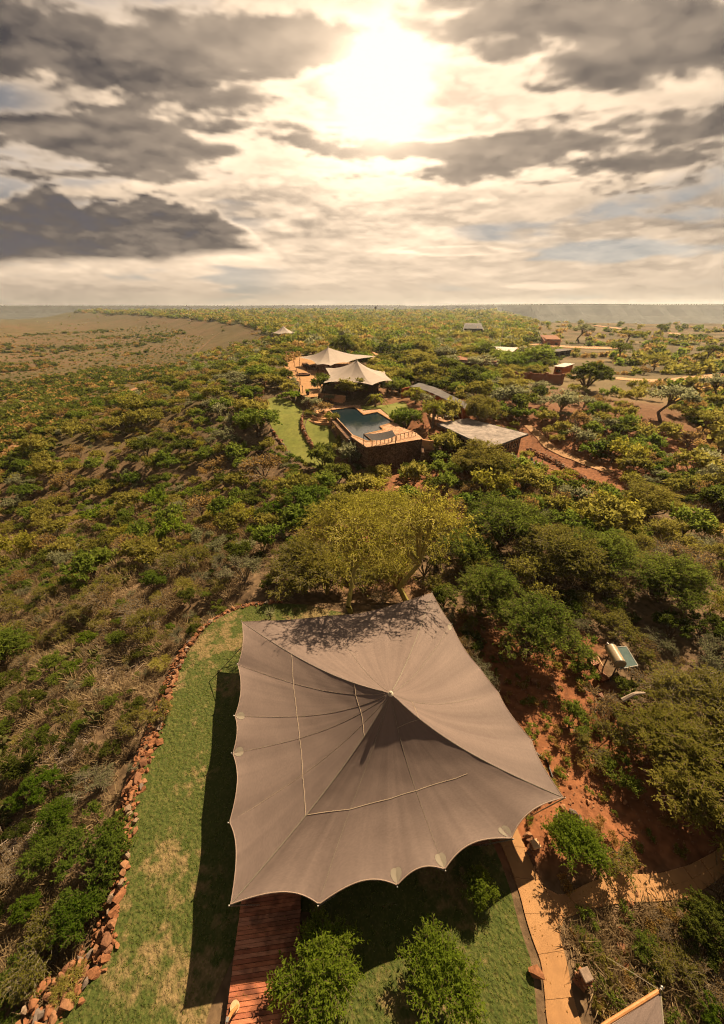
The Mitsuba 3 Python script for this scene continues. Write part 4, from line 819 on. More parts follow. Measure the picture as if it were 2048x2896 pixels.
# rubble wall and tarpaulin heap right of the house
rbw = thing('rubble_wall', 'long heap of grey rubble stones running down from the flat roofed house', 'stone wall')
L = smooth_line([atg(A2(*q))[:2] for q in ((742, 752), (800, 775), (860, 805), (920, 840), (990, 880), (1060, 918), (1130, 952), (1180, 985))], .33)
for p in L[:140]:
    for (o, e) in ((-.25, 0.05), (.3, .0)): rock_at(rbw, 'stone', (p[0] + o + RNG.uniform(-.15, .15), p[1] + o * .6 + RNG.uniform(-.2, .2), gh(*p) + .25 + e), .42 * RNG.uniform(.7, 1.2))
tp = thing('tarpaulin_heap', 'dark blue tarpaulin covered heap beside the rubble wall', 'tarpaulin'); p = atg(A2(775, 840))
def blob_mesh(r, s, seed, sub=3, amp=.35):
    m = trimesh.creation.icosphere(sub, 1.0); m.vertices *= (1 + amp * (meshkit.fbm(m.vertices * 1.7 + seed, 3, seed) - .5) * 2)[:, None]; m.vertices *= np.array(s) * r; return m
put('cover', blob_mesh(1.0, (1.5, .9, .9), 4), 'tarp_blue', tp, smooth=True, to_world=mat4(p + [0, 0, .5], -.6)); put('upright', blob_mesh(.5, (.7, .7, 1.6), 6), 'tarp_blue', tp, smooth=True, to_world=mat4(p + [-.7, .6, 1.2])); put('pole', tube_path([p + [.2, -.4, .5], p + [1.6, -1.6, 1.0], p + [3.4, -2.6, .5]], .09, 6), 'pole_wood', tp)
mf = thing('metal_frame', 'small white tube frame on the ground near the right edge', 'frame'); p = atg(A2(1540, 1030)); q4 = [p + np.array(v) for v in ((-.6, -.3, .35), (.5, -.5, .35), (.8, .5, .6), (-.3, .6, .6))]
for i in range(4): put('rail', beam(q4[i], q4[(i + 1) % 4], .07), 'white_paint', mf); put('leg', beam(q4[i] - [0, 0, .6], q4[i], .06), 'white_paint', mf)
pp = thing('water_pipe', 'pale pipe lying at the foot of the pool retaining wall', 'pipe'); a, b = atg(A3(715, 782)), atg(A3(880, 728)); put('pipe', beam(a + [0, 0, .2], b + [0, 0, .25], .16, ch=.04), 'rubble_grey', pp)
LODGE = union_all([DECK, TER, LAWN2, LAWN3, LAWN4, RP.buffer(.5), Polygon(np.vstack([fi[:, :2], bi[::-1, :2]])).buffer(.5), BP, Polygon([tuple(c[:2]) for c in t2c]).buffer(-1), Polygon(w3([(430, 380), (470, 330), (640, 300), (720, 380), (900, 380), (1000, 420), (1080, 500), (1060, 640), (960, 560)], 1.9))]).buffer(.4)
# ------------------------------------------------------------------ plants
def leaf_quads(P, d, L, W, rng, fold=.18):
    """pointed leaves from base P along d"""
    n = len(P); s = rng.normal(size=(n, 3)); s -= (s * d).sum(1, keepdims=True) * d; s /= np.linalg.norm(s, axis=1, keepdims=True) + 1e-9
    L, W = np.broadcast_to(L, n)[:, None], np.broadcast_to(W, n)[:, None]; u = np.cross(d, s)
    v = np.stack([P, P + d * L * .45 + s * W * .5 + u * W * fold, P + d * L, P + d * L * .45 - s * W * .5 + u * W * fold], 1).reshape(-1, 3)
    f = (np.arange(n)[:, None, None] * 4 + np.array([[0, 1, 2], [0, 2, 3]])[None]).reshape(-1, 3)
    uv = np.repeat(np.stack([rng.uniform(0, 1, n), rng.uniform(0, 1, n)], 1), 4, 0)
    return v, f, uv
def unit(v): return v / (np.linalg.norm(v, axis=-1, keepdims=True) + 1e-9)
def join(parts):
    v, f, o = [], [], 0
    for a, b in parts: v.append(a); f.append(np.asarray(b) + o); o += len(a)
    return np.vstack(v), np.vstack(f)
def plant_form(name, leaf, bark, seed, R=1.5, H=2.2, z0=.3, lobes=7, clumps=70, twigs=6, tl=.35, leaves=8, L=.09, W=.04, droop=.1, flat=.75, trunk=.06, twig_r=.006, up=.35, fill=.5, tree=False, show=1.0):
    """a shapegroup: stems (or trunk) forking to leaf clumps spread over uneven lobes"""
    r = np.random.default_rng(seed)
    hz = (H - z0) / 2; cz = z0 + hz
    ld = unit(r.normal(size=(lobes, 3)) * [1, 1, .8]); ld[:, 2] = np.abs(ld[:, 2]) * 1.1 - .25
    lc = ld * r.uniform(.35, .68, (lobes, 1)) * [R, R, hz * 1.1] + [0, 0, cz]; lr = r.uniform(.28, .52, lobes)
    k = r.integers(0, lobes, clumps); q = unit(r.normal(size=(clumps, 3))) * (r.uniform(0, 1, (clumps, 1)) ** fill)
    q[:, 2] = np.where(q[:, 2] < -.45, -q[:, 2] * .6, q[:, 2])
    C = lc[k] + q * lr[k, None] * [R, R, hz * flat * 1.3]; C[:, 2] = np.maximum(C[:, 2], z0 * .6 + .05)
    # branches: root or fork -> lobe -> clump
    fork = np.array([0, 0, z0 * (.9 if tree else .15)]); st = []
    for c, rad in zip(lc, lr):
        m = fork + (c - fork) * .5 + r.normal(size=3) * .08 * R + [0, 0, .08 * H]
        st += [tubes(fork, m, trunk * .75, trunk * .5, 4), tubes(m, c, trunk * .5, trunk * .3, 4)]
    if tree:
        b = np.array([r.uniform(-.1, .1) * H, r.uniform(-.1, .1) * H, -.3]); m = fork * .5 + b * .5 + r.normal(size=3) * .05 * H
        st += [tubes(b, m, trunk * 1.25, trunk, 6), tubes(m, fork, trunk, trunk * .8, 6)]
    mid = (lc[k] + C) / 2 + r.normal(size=C.shape) * .05 * R
    st += [tubes(lc[k], mid, trunk * .28, trunk * .18), tubes(mid, C, trunk * .18, twig_r)]
    out = unit(unit(C - [0, 0, cz]) * .8 + r.normal(size=C.shape) * .35 + [0, 0, up])
    n = clumps * twigs; B = np.repeat(C, twigs, 0); td = unit(np.repeat(out, twigs, 0) + r.normal(size=(n, 3)) * .55); ln = tl * r.uniform(.55, 1.25, n)
    E1 = B + td * ln[:, None] * .55; E2 = E1 + unit(td + [0, 0, -droop * 2]) * ln[:, None] * .5
    if show > 0:
        s = r.uniform(0, 1, n) < show
        st += [tubes(B[s], E1[s], twig_r, twig_r * .8), tubes(E1[s], E2[s], twig_r * .8, twig_r * .4)]
    tt = r.uniform(.1, 1.0, (n, leaves, 1)); P = np.where(tt < .5, B[:, None] + (E1 - B)[:, None] * tt * 2, E1[:, None] + (E2 - E1)[:, None] * (tt - .5) * 2).reshape(-1, 3)
    d = unit(np.repeat(td, leaves, 0) * .6 + r.normal(size=(len(P), 3)) * .75 + [0, 0, -droop * .5])
    v, f, uv = leaf_quads(P, d, L * r.uniform(.6, 1.3, len(P)), W * r.uniform(.7, 1.2, len(P)), r)
    g = f'form_{name}_{seed}'
    scene[g] = {'type': 'shapegroup', 'crown': mikit.ply((v, f), leaf, uv=uv), ('trunk' if tree else 'stems'): mikit.ply(join(st), bark)}
    return g
NEAR = dict(
 olive=[plant_form('thorn', 'leaf_olive', 'bark_grey', s, R=1.5, H=2.3, clumps=80, twigs=7, tl=.42, leaves=8, L=.12, W=.055, twig_r=.008) for s in (1, 2, 3)],
 green=[plant_form('green', 'leaf_green', 'bark', s, R=1.5, H=2.3, clumps=85, twigs=7, tl=.34, leaves=9, L=.13, W=.065, twig_r=.006, show=.4) for s in (4, 5, 6)],
 bright=[plant_form('leafy', 'leaf_bright', 'bark', s, R=1.4, H=2.2, clumps=90, twigs=7, tl=.30, leaves=10, L=.14, W=.065, up=.6, fill=.35, show=.3) for s in (7, 8)],
 dark=[plant_form('dark', 'leaf_dark', 'bark', s, R=1.4, H=2.1, clumps=80, twigs=7, tl=.32, leaves=9, L=.13, W=.07, show=.3) for s in (9, 10)],
 dry=[plant_form('dry', 'leaf_dry', 'bark_grey', s, R=1.5, H=2.0, clumps=80, twigs=9, tl=.5, leaves=4, L=.08, W=.035, twig_r=.009, trunk=.05) for s in (11, 12, 13)],
 grey=[plant_form('grey', 'leaf_grey', 'bark_grey', s, R=1.3, H=1.8, clumps=70, twigs=8, tl=.4, leaves=6, L=.09, W=.04, twig_r=.008) for s in (14, 15)],
 yellow=[plant_form('yellow', 'leaf_yellow', 'bark_yellow', s, R=1.5, H=2.2, clumps=85, twigs=9, tl=.6, leaves=7, L=.09, W=.04, droop=.35, twig_r=.010, trunk=.06) for s in (16, 17)])
MID = dict(
 olive=[plant_form('thorn_mid', 'leaf_olive', 'bark_grey', s, R=1.5, H=2.2, clumps=60, twigs=5, tl=.42, leaves=4, L=.28, W=.15, twig_r=.016, show=.5) for s in (21, 22, 23)],
 green=[plant_form('green_mid', 'leaf_green', 'bark', s, R=1.5, H=2.3, clumps=60, twigs=5, tl=.36, leaves=4, L=.28, W=.17, show=.2) for s in (24, 25, 26)],
 bright=[plant_form('leafy_mid', 'leaf_bright', 'bark', s, R=1.5, H=2.2, clumps=50, twigs=5, tl=.36, leaves=4, L=.28, W=.17, show=.2) for s in (27,)],
 dark=[plant_form('dark_mid', 'leaf_dark', 'bark', s, R=1.5, H=2.2, clumps=60, twigs=5, tl=.36, leaves=4, L=.28, W=.17, show=.2) for s in (28, 29)],
 dry=[plant_form('dry_mid', 'leaf_dry', 'bark_grey', s, R=1.5, H=2.0, clumps=50, twigs=6, tl=.5, leaves=3, L=.22, W=.10, twig_r=.02) for s in (30, 31)],
 grey=[plant_form('grey_mid', 'leaf_grey', 'bark_grey', s, R=1.5, H=2.0, clumps=50, twigs=5, tl=.4, leaves=4, L=.24, W=.13, twig_r=.018, show=.6) for s in (32, 33)],
 yellow=[plant_form('yellow_mid', 'leaf_yellow', 'bark_yellow', s, R=1.5, H=2.2, clumps=60, twigs=5, tl=.5, leaves=4, L=.26, W=.13, twig_r=.016, show=.5) for s in (34,)])
TREES = dict(
 wood=[plant_form('wood', l, 'bark', s, R=3.2, H=5.2, z0=.6, lobes=11, clumps=130, twigs=6, tl=.6, leaves=6, L=.34, W=.21, trunk=.16, show=.1, tree=True) for s, l in ((41, 'leaf_olive'), (42, 'leaf_green'), (43, 'leaf_dark'), (44, 'leaf_olive'), (45, 'leaf_olive'))],
 umbrella=[plant_form('umbrella', l, 'bark', s, R=3.4, H=5.0, z0=2.6, lobes=9, clumps=90, twigs=5, tl=.6, leaves=4, L=.36, W=.22, trunk=.17, flat=.5, show=.2, tree=True) for s, l in ((46, 'leaf_olive'), (47, 'leaf_dark'), (48, 'leaf_grey'))])
def far_form(name, leaf, seed, n=70, flat=.7):
    r = np.random.default_rng(seed); lob = unit(r.normal(size=(5, 3))) * [.5, .5, .3]; k = r.integers(0, 5, n)
    P = lob[k] + unit(r.normal(size=(n, 3))) * r.uniform(.2, .55, (n, 1)) * [1, 1, flat]; P[:, 2] = np.abs(P[:, 2] + .35)
    v, f, uv = leaf_quads(P, unit(r.normal(size=(n, 3))), 4.2 / n ** .5, 3.4 / n ** .5, r); g = f'form_{name}_{seed}'
    scene[g] = {'type': 'shapegroup', 'crown': mikit.ply((v, f), leaf, uv=uv)}; return g
FAR = [far_form('far', l, 60 + i) for i, l in enumerate(['leaf_olive', 'leaf_green', 'leaf_dark', 'leaf_olive', 'leaf_dry', 'leaf_dark'])]
FAR2 = [far_form('far_dense', l, 80 + i, 260) for i, l in enumerate(['leaf_olive', 'leaf_green', 'leaf_dark', 'leaf_olive', 'leaf_dry', 'leaf_grey'])]
def plant(name, form, p, s, label, catg, group=None, rz=None, base_r=1.5):
    k = key_for(name); sc = (s, s, s) if np.isscalar(s) else s
    scene[k] = {'type': 'instance', 'to_world': mat4(p, RNG.uniform(0, 6.28) if rz is None else rz, sc), 'group': {'type': 'ref', 'id': form}}
    tag(k, label, catg, group); return k
PX, PY, PR = [], [], []
NAMES = dict(olive=('thorn_bush', 'thorn bush', 'olive thorn bush'), green=('green_shrub', 'shrub', 'green shrub'), bright=('leafy_shrub', 'shrub', 'bright leafy shrub'), dark=('dark_bush', 'bush', 'dark bush'),
             dry=('dry_bush', 'bush', 'brown dry bush'), grey=('grey_shrub', 'shrub', 'grey shrub'), yellow=('yellow_thorn_bush', 'thorn bush', 'yellow thorn bush'))
NEAR['vivid'] = [plant_form('vivid', 'leaf_bright', 'bark', s, R=1.4, H=2.2, z0=.2, lobes=9, clumps=150, twigs=8, tl=.5, leaves=11, L=.13, W=.055, up=.55, fill=.6, show=.8) for s in (91, 92)]
NAMES['vivid'] = NAMES['bright']
def hero(kind, q, r, h, label, forms=None, name=None, catg=None, base=(1.5, 2.2), i=None):
    F = (forms or NEAR)[kind]; p = atg(D(*q), h * .5); g = gh(p[0], p[1])
    PX.append(p[0]); PY.append(p[1]); PR.append(r * .85)
    return plant(name or NAMES[kind][0], F[(len(PX) if i is None else i) % len(F)], (p[0], p[1], g - .05), (r / base[0], r / base[0], h / base[1]), label, catg or NAMES[kind][1])
# thorn trees close behind and beside the big tent
HT = lambda s, leaf, bark, **k: plant_form('tree', leaf, bark, s, **{**dict(R=3.2, H=6.0, z0=.7, lobes=13, clumps=330, twigs=10, tl=.75, leaves=9, L=.16, W=.075, trunk=.14, twig_r=.012, tree=True), **k})
FT = [HT(70, 'leaf_yellow', 'bark_yellow', tl=1.25, droop=.45, leaves=15, L=.15, W=.065, twig_r=.009, clumps=300, twigs=11, show=.6), HT(71, 'leaf_olive', 'bark_grey'), HT(72, 'leaf_green', 'bark'), HT(73, 'leaf_olive', 'bark', tl=.7, droop=.3, R=3.0, leaves=13, show=.5), HT(74, 'leaf_green', 'bark', clumps=360)]
# bare-limbed thorn tree whose boughs shade the tent
FT.append(HT(75, 'leaf_yellow', 'bark_yellow', tl=1.4, droop=.5, leaves=11, L=.15, W=.06, twig_r=.013, clumps=100, twigs=6, lobes=12, trunk=.16, show=.8, R=3.4, H=7.0, z0=3.2))
TR = lambda i, q, r, h, label, name='thorn_tree': hero('t', q, r, h, label, {'t': [FT[i]]}, name, 'tree', (3.2, 6.0), 0)
TR(0, (840, 1165), 4.6, 6.6, 'feathery yellow green thorn tree directly behind the big tent')
for (bx, by, w, h, az, lab) in ((4.6, 24.4, 4.8, 10.2, .4, 'drooping yellow thorn tree whose boughs hang over the big tent back corner'), (-0.6, 24.0, 4.4, 9.8, 2.0, 'tall sparse thorn tree throwing its shadow on the big tent')):
    plant('thorn_tree', FT[5], (bx, by, gh(bx, by)), (w / 3.4, w / 3.4, h / 7), lab, 'tree', rz=az); PX.append(bx); PY.append(by); PR.append(2.0)
TR(1, (690, 1275), 3.6, 4.6, 'olive thorn tree behind the left back corner of the big tent')
for q, r, h, kd, lab in (((640, 1312), 2.2, 2.8, 'olive', 'olive bush at the back left corner of the big tent'), ((730, 1295), 2.7, 4.0, 'yellow', 'golden olive bush behind the middle of the big tent back edge'), ((815, 1290), 2.6, 4.0, 'olive', 'olive bush directly behind the big tent back edge'), ((890, 1278), 2.7, 4.2, 'yellow', 'yellowish feathery bush under the drooping thorn tree'), ((955, 1258), 2.3, 3.8, 'olive', 'olive bush just behind the back right tent corner')): hero(kd, q, r, h, lab)
TR(2, (1135, 1180), 4.4, 6.2, 'broad green tree behind the right back corner of the big tent')
TR(1, (1250, 1240), 4.0, 5.6, 'olive green thorn tree second to the right behind the big tent')
TR(4, (1080, 1330), 3.0, 4.6, 'green tree pressed against the big tent right back corner')
TR(4, (1190, 1420), 3.2, 4.8, 'shady green tree right of the big tent by the red soil')
TR(2, (1050, 1240), 2.8, 4.6, 'green tree filling the gap behind the big tent right back corner')
TR(3, (1465, 1125), 4.2, 4.6, 'spreading yellow green acacia at the end of the rubble wall')
TR(2, (1350, 1240), 3.0, 4.6, 'dense green tree below the spreading acacia')
TR(4, (1480, 1300), 3.6, 4.4, 'green thicket tree at the right side above the solar heater')
TR(3, (1582, 1728), 4.3, 3.7, 'huge yellow green thorn tree overhanging the right path')
TR(1, (1595, 1620), 3.6, 3.8, 'pale olive thorn tree behind the huge one on the right edge')
hero('dry', (1495, 1545), 2.1, 2.4, 'yellow brown dry bush beside the solar heater panel')
hero('grey', (1600, 1480), 2.0, 2.6, 'grey green wispy shrub behind the brown bush on the right edge')
hero('vivid', (1287, 1908), 1.42, 2.0, 'round vivid green shrub in the fork of the path', i=0)
hero('olive', (1362, 1915), 1.2, 1.6, 'small yellowish shrub right of the vivid round one')
hero('olive', (1330, 1895), .8, 1.5, 'thin yellow sapling touching the vivid round shrub')
hero('vivid', (1066, 1982), .78, 1.5, 'little yellow green shrub in the big tent shadow', i=1)
hero('vivid', (738, 2205), 1.75, 1.9, 'green leafy shrub beside the walkway', i=1)
hero('vivid', (985, 2215), 1.65, 1.8, 'green leafy shrub alone on the front lawn', i=0)
hero('green', (1400, 1740), 1.0, 1.6, 'deep green shrub at the foot of the huge thorn tree'); hero('green', (1395, 1610), .8, 1.2, 'deep green low shrub under the dead branch')
for q, r, h, kd, lab in (((1450, 2120), .7, .7, 'green', 'low green weeds in the shaded ground below the path fork'), ((1520, 2180), .9, .9, 'olive', 'low olive scrub in the shaded lower right ground'), ((1560, 2120), .8, 1.0, 'dark', 'small dark bush below the right end of the path'), ((1590, 2200), .9, 1.0, 'dry', 'dry twiggy scrub near the lower right edge'), ((1330, 2130), .45, .4, 'green', 'tuft of green weeds beside the path fork'), ((1300, 2100), .4, .35, 'green', 'small green weeds hugging the lower path edge'), ((1480, 2070), .6, .6, 'dry', 'dry tuft under the right path branch')): hero(kd, q, r, h, lab)
hero('dark', (1600, 2080), 1.4, 1.8, 'dark shrub in shade at the right edge below the path'); hero('bright', (1620, 2290), .7, .9, 'small pale green plant in the bottom right corner')
hero('dry', (330, 1370), 2.9, 3.0, 'large brown twiggy bush left of the stone wall bend', i=0)
hero('olive', (415, 1265), 2.6, 3.0, 'yellow olive thorn bush above the large brown bush')
hero('grey', (545, 1275), 2.3, 3.2, 'blue green wispy shrub above the upper end of the stone wall')
hero('olive', (40, 1430), 2.2, 2.6, 'pale olive bush at the left edge level with the tent peak')
hero('green', (110, 1505), 1.6, 2.0, 'mid green bush below the pale olive one at the left edge')
hero('bright', (160, 1500), .9, 1.1, 'small bright shrub right of the left edge bushes'); hero('dark', (130, 1590), .8, 1.2, 'small dark round bush on the bare brown slope', i=0)
hero('dark', (300, 1590), 1.0, 1.2, 'dark bush close to the wall on the brown slope', i=1); hero('vivid', (172, 1630), .55, .7, 'tiny vivid shrub on the brown slope'); hero('olive', (350, 1600), .9, 1.1, 'small olive bush leaning on the stone wall')
hero('bright', (98, 1640), .6, .8, 'pale green weed left of the tiny vivid shrub'); hero('dark', (75, 1690), 1.6, 1.9, 'large very dark bush at the left edge above the brushwood', i=0)
hero('grey', (205, 1760), 1.5, 1.6, 'blue grey wispy shrub beside the wall'); hero('green', (225, 1860), 1.5, 2.0, 'green shrub touching the middle of the stone wall')
hero('vivid', (140, 1830), 1.1, 1.6, 'vivid leafy shrub left of the middle of the wall', i=1); hero('bright', (50, 1790), .75, 1.2, 'round vivid shrub near the left edge'); hero('green', (210, 1950), 1.7, 2.2, 'dense green shrub crowding the lower wall')
hero('vivid', (185, 2065), 1.1, 1.6, 'bright shrub just above the rubble pile', i=0); hero('bright', (55, 2040), .75, 1.3, 'bright shrub by the lower left edge'); hero('olive', (110, 2130), 1.5, 1.7, 'olive feathery bush behind the rubble pile'); hero('green', (20, 2200), 1.1, 1.4, 'green bush in the bottom left corner')
hero('green', (95, 1930), 1.3, 1.6, 'mid green bush between the vivid shrubs at lower left'); hero('dry', (30, 1930), 1.0, 1.0, 'dry brown bush on the lower left edge')
# bushes and trees round the lodge
MT = lambda k, q, r, h, label, name, catg='tree', fm=None, base=(1.5, 2.2), i=0: hero(k, q, r, h, label, fm or {**MID, **TREES}, name, catg, base, i)
MT('bright', (578, 945), 5.2, 6.0, 'big bright green tree left of the lodge lawn', 'broad_tree', fm={'bright': [TREES['wood'][1]]}, base=(3.2, 5.2))
MT('umbrella', (330, 1012), 3.6, 5.5, 'lone dark umbrella tree on the left hillside', 'umbrella_tree', base=(3.4, 5.0), i=1)
MT('grey', (788, 1010), 3.6, 4.6, 'grey green shrub hiding the pool wall corner', 'grey_shrub', 'shrub')
hero('t', (1085, 1040), 5.6, 6.4, 'bright feathery tree in front of the flat roofed house', {'t': [FT[3]]}, 'thorn_tree', 'tree', (3.2, 6.0), 0)
for q, r, h, kd, lab in (((760, 1062), 2.6, 3.2, 'dark', 'dark bush at the left foot of the pool retaining wall'), ((850, 1058), 2.4, 2.4, 'olive', 'olive bush below the middle of the pool retaining wall'), ((930, 1050), 2.4, 2.6, 'dark', 'dark bush at the right foot of the pool retaining wall'), ((985, 1030), 2.2, 2.6, 'green', 'green bush under the narrow lodge steps')): MT(kd, q, r, h, lab, NAMES[kd][0], NAMES[kd][1])
MT('wood', (1180, 1075), 3.4, 4.4, 'olive tree right of the bright feathery one below the flat roof', 'thorn_tree', base=(3.2, 5.2), i=4)
p = at(D(1083, 930), 3.6); PX.append(p[0]); PY.append(p[1]); PR.append(3.4); plant('grey_tree', FT[1], (p[0], p[1], gh(p[0], p[1])), (1.15, 1.15, 1.25), 'round grey green tree leaning over the back edge of the flat roof', 'tree')
MT('wood', (912, 940), 3.8, 5.4, 'round green tree on the pool deck by the awning', 'broad_tree', base=(3.2, 5.2), i=1)
MT('wood', (790, 868), 4.2, 5.4, 'pale green weeping tree in front of the nearer lodge tent', 'weeping_tree', base=(3.2, 5.2), i=0)
MT('bright', (655, 886), 2.8, 2.6, 'bright green shrub at the foot of the dining terrace', 'leafy_shrub', 'shrub')
MT('dark', (870, 868), 3.2, 3.4, 'dark green bush at the right edge of the nearer lodge tent', 'dark_bush', 'bush', i=1)
MT('dry', (590, 1050), 4.6, 4.0, 'reddish brown bush below the bright lodge lawn', 'dry_bush', 'bush'); MT('grey', (735, 893), 1.8, 2.0, 'grey bush on the corner by the curved steps', 'grey_shrub', 'shrub', i=1)
MT('wood', (1322, 845), 6.5, 7.5, 'big rounded dark tree right of the small red hut', 'broad_tree', base=(3.2, 5.2), i=2)
MT('wood', (1150, 815), 6.0, 6.5, 'dark tree in front of the sheet roofed house', 'broad_tree', base=(3.2, 5.2), i=1)
MT('green', (1095, 880), 3.5, 3.6, 'pale round bush above the red wall roof', 'green_shrub', 'shrub'); MT('grey', (1128, 885), 3.2, 3.6, 'silvery bush beside the red wall end', 'grey_shrub', 'shrub')
for q, r, h, i, lab in (((1590, 795), 5, 6.5, 1, 'dark umbrella tree near the right edge beyond the road'), ((1483, 742), 5.0, 9, 1, 'upright dark tree alone on the far right plain'), ((1412, 755), 8.5, 8, 0, 'broad dome shaped tree on the far plain'), ((1305, 748), 9, 11, 2, 'tall hazy tree beside the orange clearing'), ((1392, 790), 5.5, 7, 1, 'spreading bare limbed tree below the dome shaped tree'), ((1470, 812), 4.5, 5.5, 0, 'small umbrella tree just above the road'), ((1605, 870), 4, 6, 2, 'tree at the right edge below the road'), ((1500, 905), 6, 7, 2, 'greyish purple bare tree on the right slope'), ((1585, 950), 4, 5, 0, 'olive tree at the right edge of the slope')):
    MT('umbrella', q, r, h, lab, 'acacia_tree', base=(3.4, 5.0), i=i)
MT('dark', (1375, 1000), 3.6, 3.6, 'dark green bush beside the curving pink path', 'dark_bush', 'bush'); MT('grey', (1265, 895), 5, 5, 'olive grey thicket tree below the brown wall', 'grey_tree', i=1)
MT('yellow', (1265, 1065), 2.0, 1.6, 'sprawling yellow thorn bush across the rubble wall', 'yellow_thorn_bush', 'thorn bush'); MT('yellow', (850, 1075), 2.0, 1.6, 'low yellow bush below the pool wall', 'yellow_thorn_bush', 'thorn bush')
MT('wood', (690, 1125), 3.6, 4.8, 'feathery blue green thorn tree left behind the yellow one', 'thorn_tree', base=(3.2, 5.2), i=1)
# palms
def palm_form(seed, n=16, L=2.6, h=2.2):
    r = np.random.default_rng(seed); vs, fs, us = [], [], []; st = []; o = 0
    for i in range(n):
        az = i * 2.4 + r.uniform(-.2, .2); el = r.uniform(.25, 1.25); t = np.linspace(0, 1, 9); ln = L * r.uniform(.8, 1.1)
        hx = ln * t * cos(el) ; z = h + ln * (t * sin(el) - .62 * t * t * (1.1 + .4 * cos(el))); pt_ = np.stack([hx * cos(az), hx * sin(az), z], 1)
        st.append(tubes(pt_[:-1], pt_[1:], np.linspace(.035, .012, 8), np.linspace(.03, .01, 8)))
        q = r.uniform(.12, 1, 44); P = np.stack([np.interp(q, t, pt_[:, j]) for j in range(3)], 1); tg = unit(np.stack([np.interp(q, t, np.gradient(pt_[:, j])) for j in range(3)], 1))
        sd_ = unit(np.cross(tg, [0, 0, 1])) * np.where(np.arange(44) % 2, 1, -1)[:, None]
        v, f, uv = leaf_quads(P, unit(sd_ + tg * .7 + [0, 0, -.25]), .62 * (1.1 - .6 * q), .075, r); vs.append(v); fs.append(f + o); us.append(uv); o += len(v)
    st.append(tubes([[0, 0, -.3], [.05, 0, h * .5]], [[.05, 0, h * .5], [0, 0, h]], [.2, .17], [.17, .15], 8))
    g = f'form_palm_{seed}'; scene[g] = {'type': 'shapegroup', 'fronds': mikit.ply((np.vstack(vs), np.vstack(fs)), 'leaf_palm', uv=np.vstack(us)), 'trunk': mikit.ply(join(st), 'bark')}; return g
PF = [palm_form(1), palm_form(2, 13, 2.4, 1.2)]
for q, z, s, i, lab in ((A3(965, 400), 1.9, 1.45, 0, 'tallest palm standing in front of the red wall'), (A3(735, 405), 1.9, 1.6, 1, 'small palm with spiky fronds behind the pool'), (A3(1065, 515), 1.9, 1.55, 0, 'palm between the round pool tree and the flat roof'), (A3(895, 300), 2.5, 1.8, 0, 'palm beside the nearer lodge tent roof')):
    p = at(q, z); plant('palm_tree', PF[i], (p[0], p[1], z), s, lab, 'palm')
k = thing('planter_pot', 'dark pot with a plant on the front edge of the dining terrace', 'plant pot'); p = at(A3(347, 338), 4.2)
put('pot', trimesh.creation.revolve(np.array([[0, 0], [.3, 0], [.45, .5], [.38, .8], [.3, .75], [0, .7]]), sections=14), 'dark_steel', k, to_world=mat4(p)); v, f, uv = leaf_quads(np.tile([[0, 0, .75]], (60, 1)) + RNG.normal(size=(60, 3)) * [.15, .15, .1], unit(RNG.normal(size=(60, 3)) * [.6, .6, .4] + [0, 0, .8]), .7, .16, RNG); put('leaves', (v, f), 'leaf_green', k, uv=uv, to_world=mat4(p))
# spiky aloe behind the tent, prickly pears on the slope
def rosette(n, L, W, h, seed):
    r = np.random.default_rng(seed); az = r.uniform(0, 6.28, n); el = r.uniform(.2, 1.3, n); d = np.stack([cos(az) * cos(el), sin(az) * cos(el), sin(el)], 1)
    return leaf_quads(np.column_stack([0 * az, 0 * az, r.uniform(.3, 1, n) * h]), d, L, W, r)
v, f, uv = rosette(70, .65, .09, .7, 3); p = atg(D(606, 1378), .5); k = thing('aloe', 'small spiky aloe on the red bank behind the big tent', 'aloe'); put('leaves', (v, f), 'leaf_grey', k, uv=uv, to_world=mat4((p[0], p[1], gh(p[0], p[1])))); put('stem', tubes([0, 0, -.1], [0, 0, .8], .06, .04, 6), 'bark', k, to_world=mat4((p[0], p[1], gh(p[0], p[1]))))
PAD = trimesh.creation.icosphere(2, 1.0); PAD.vertices *= [.11, .035, .15]; PADD = mikit.ply(PAD, 'cactus_pad', smooth=True, uv=RNG.uniform(0, 1, (len(PAD.vertices), 2))); scene['pad_form'] = {'type': 'shapegroup', 'pad': PADD}
for q, lab in (((150, 1478), 'prickly pear cactus on the slope near the left edge'), ((215, 1470), 'prickly pear cactus left of the large brown bush'), ((195, 1405), 'prickly pear cactus above the brown bush shadow'), ((215, 1622), 'low prickly pear on the bare brown slope'), ((22, 1850), 'prickly pear cluster on the lower left edge'), ((105, 1330), 'prickly pear among pale grass on the left hillside'), ((290, 1310), 'prickly pear cactus above the large brown bush'), ((20, 1680), 'prickly pear at the left edge beside the dark bush')):
    p = atg(D(*q)); k = thing('prickly_pear', lab, 'cactus'); top = [np.zeros(3)]
    for i in range(16):
        b = top[int(RNG.integers(0, len(top)))]; dn = unit(RNG.normal(size=3) * [.9, .9, .3] + [0, 0, .9]); c = b + dn * .15; top.append(c + dn * .12)
        kk = key_for(f'{k}__pad'); z = p + c * 1.6
        scene[kk] = {'type': 'instance', 'group': {'type': 'ref', 'id': 'pad_form'}, 'to_world': T().translate([float(x) for x in z]).rotate([0, 0, 1], float(RNG.uniform(0, 360))).rotate([0, 1, 0], math.degrees(math.acos(max(-1, min(1, dn[2]))))).scale(1.6)}
    PX.append(p[0]); PY.append(p[1]); PR.append(.4)
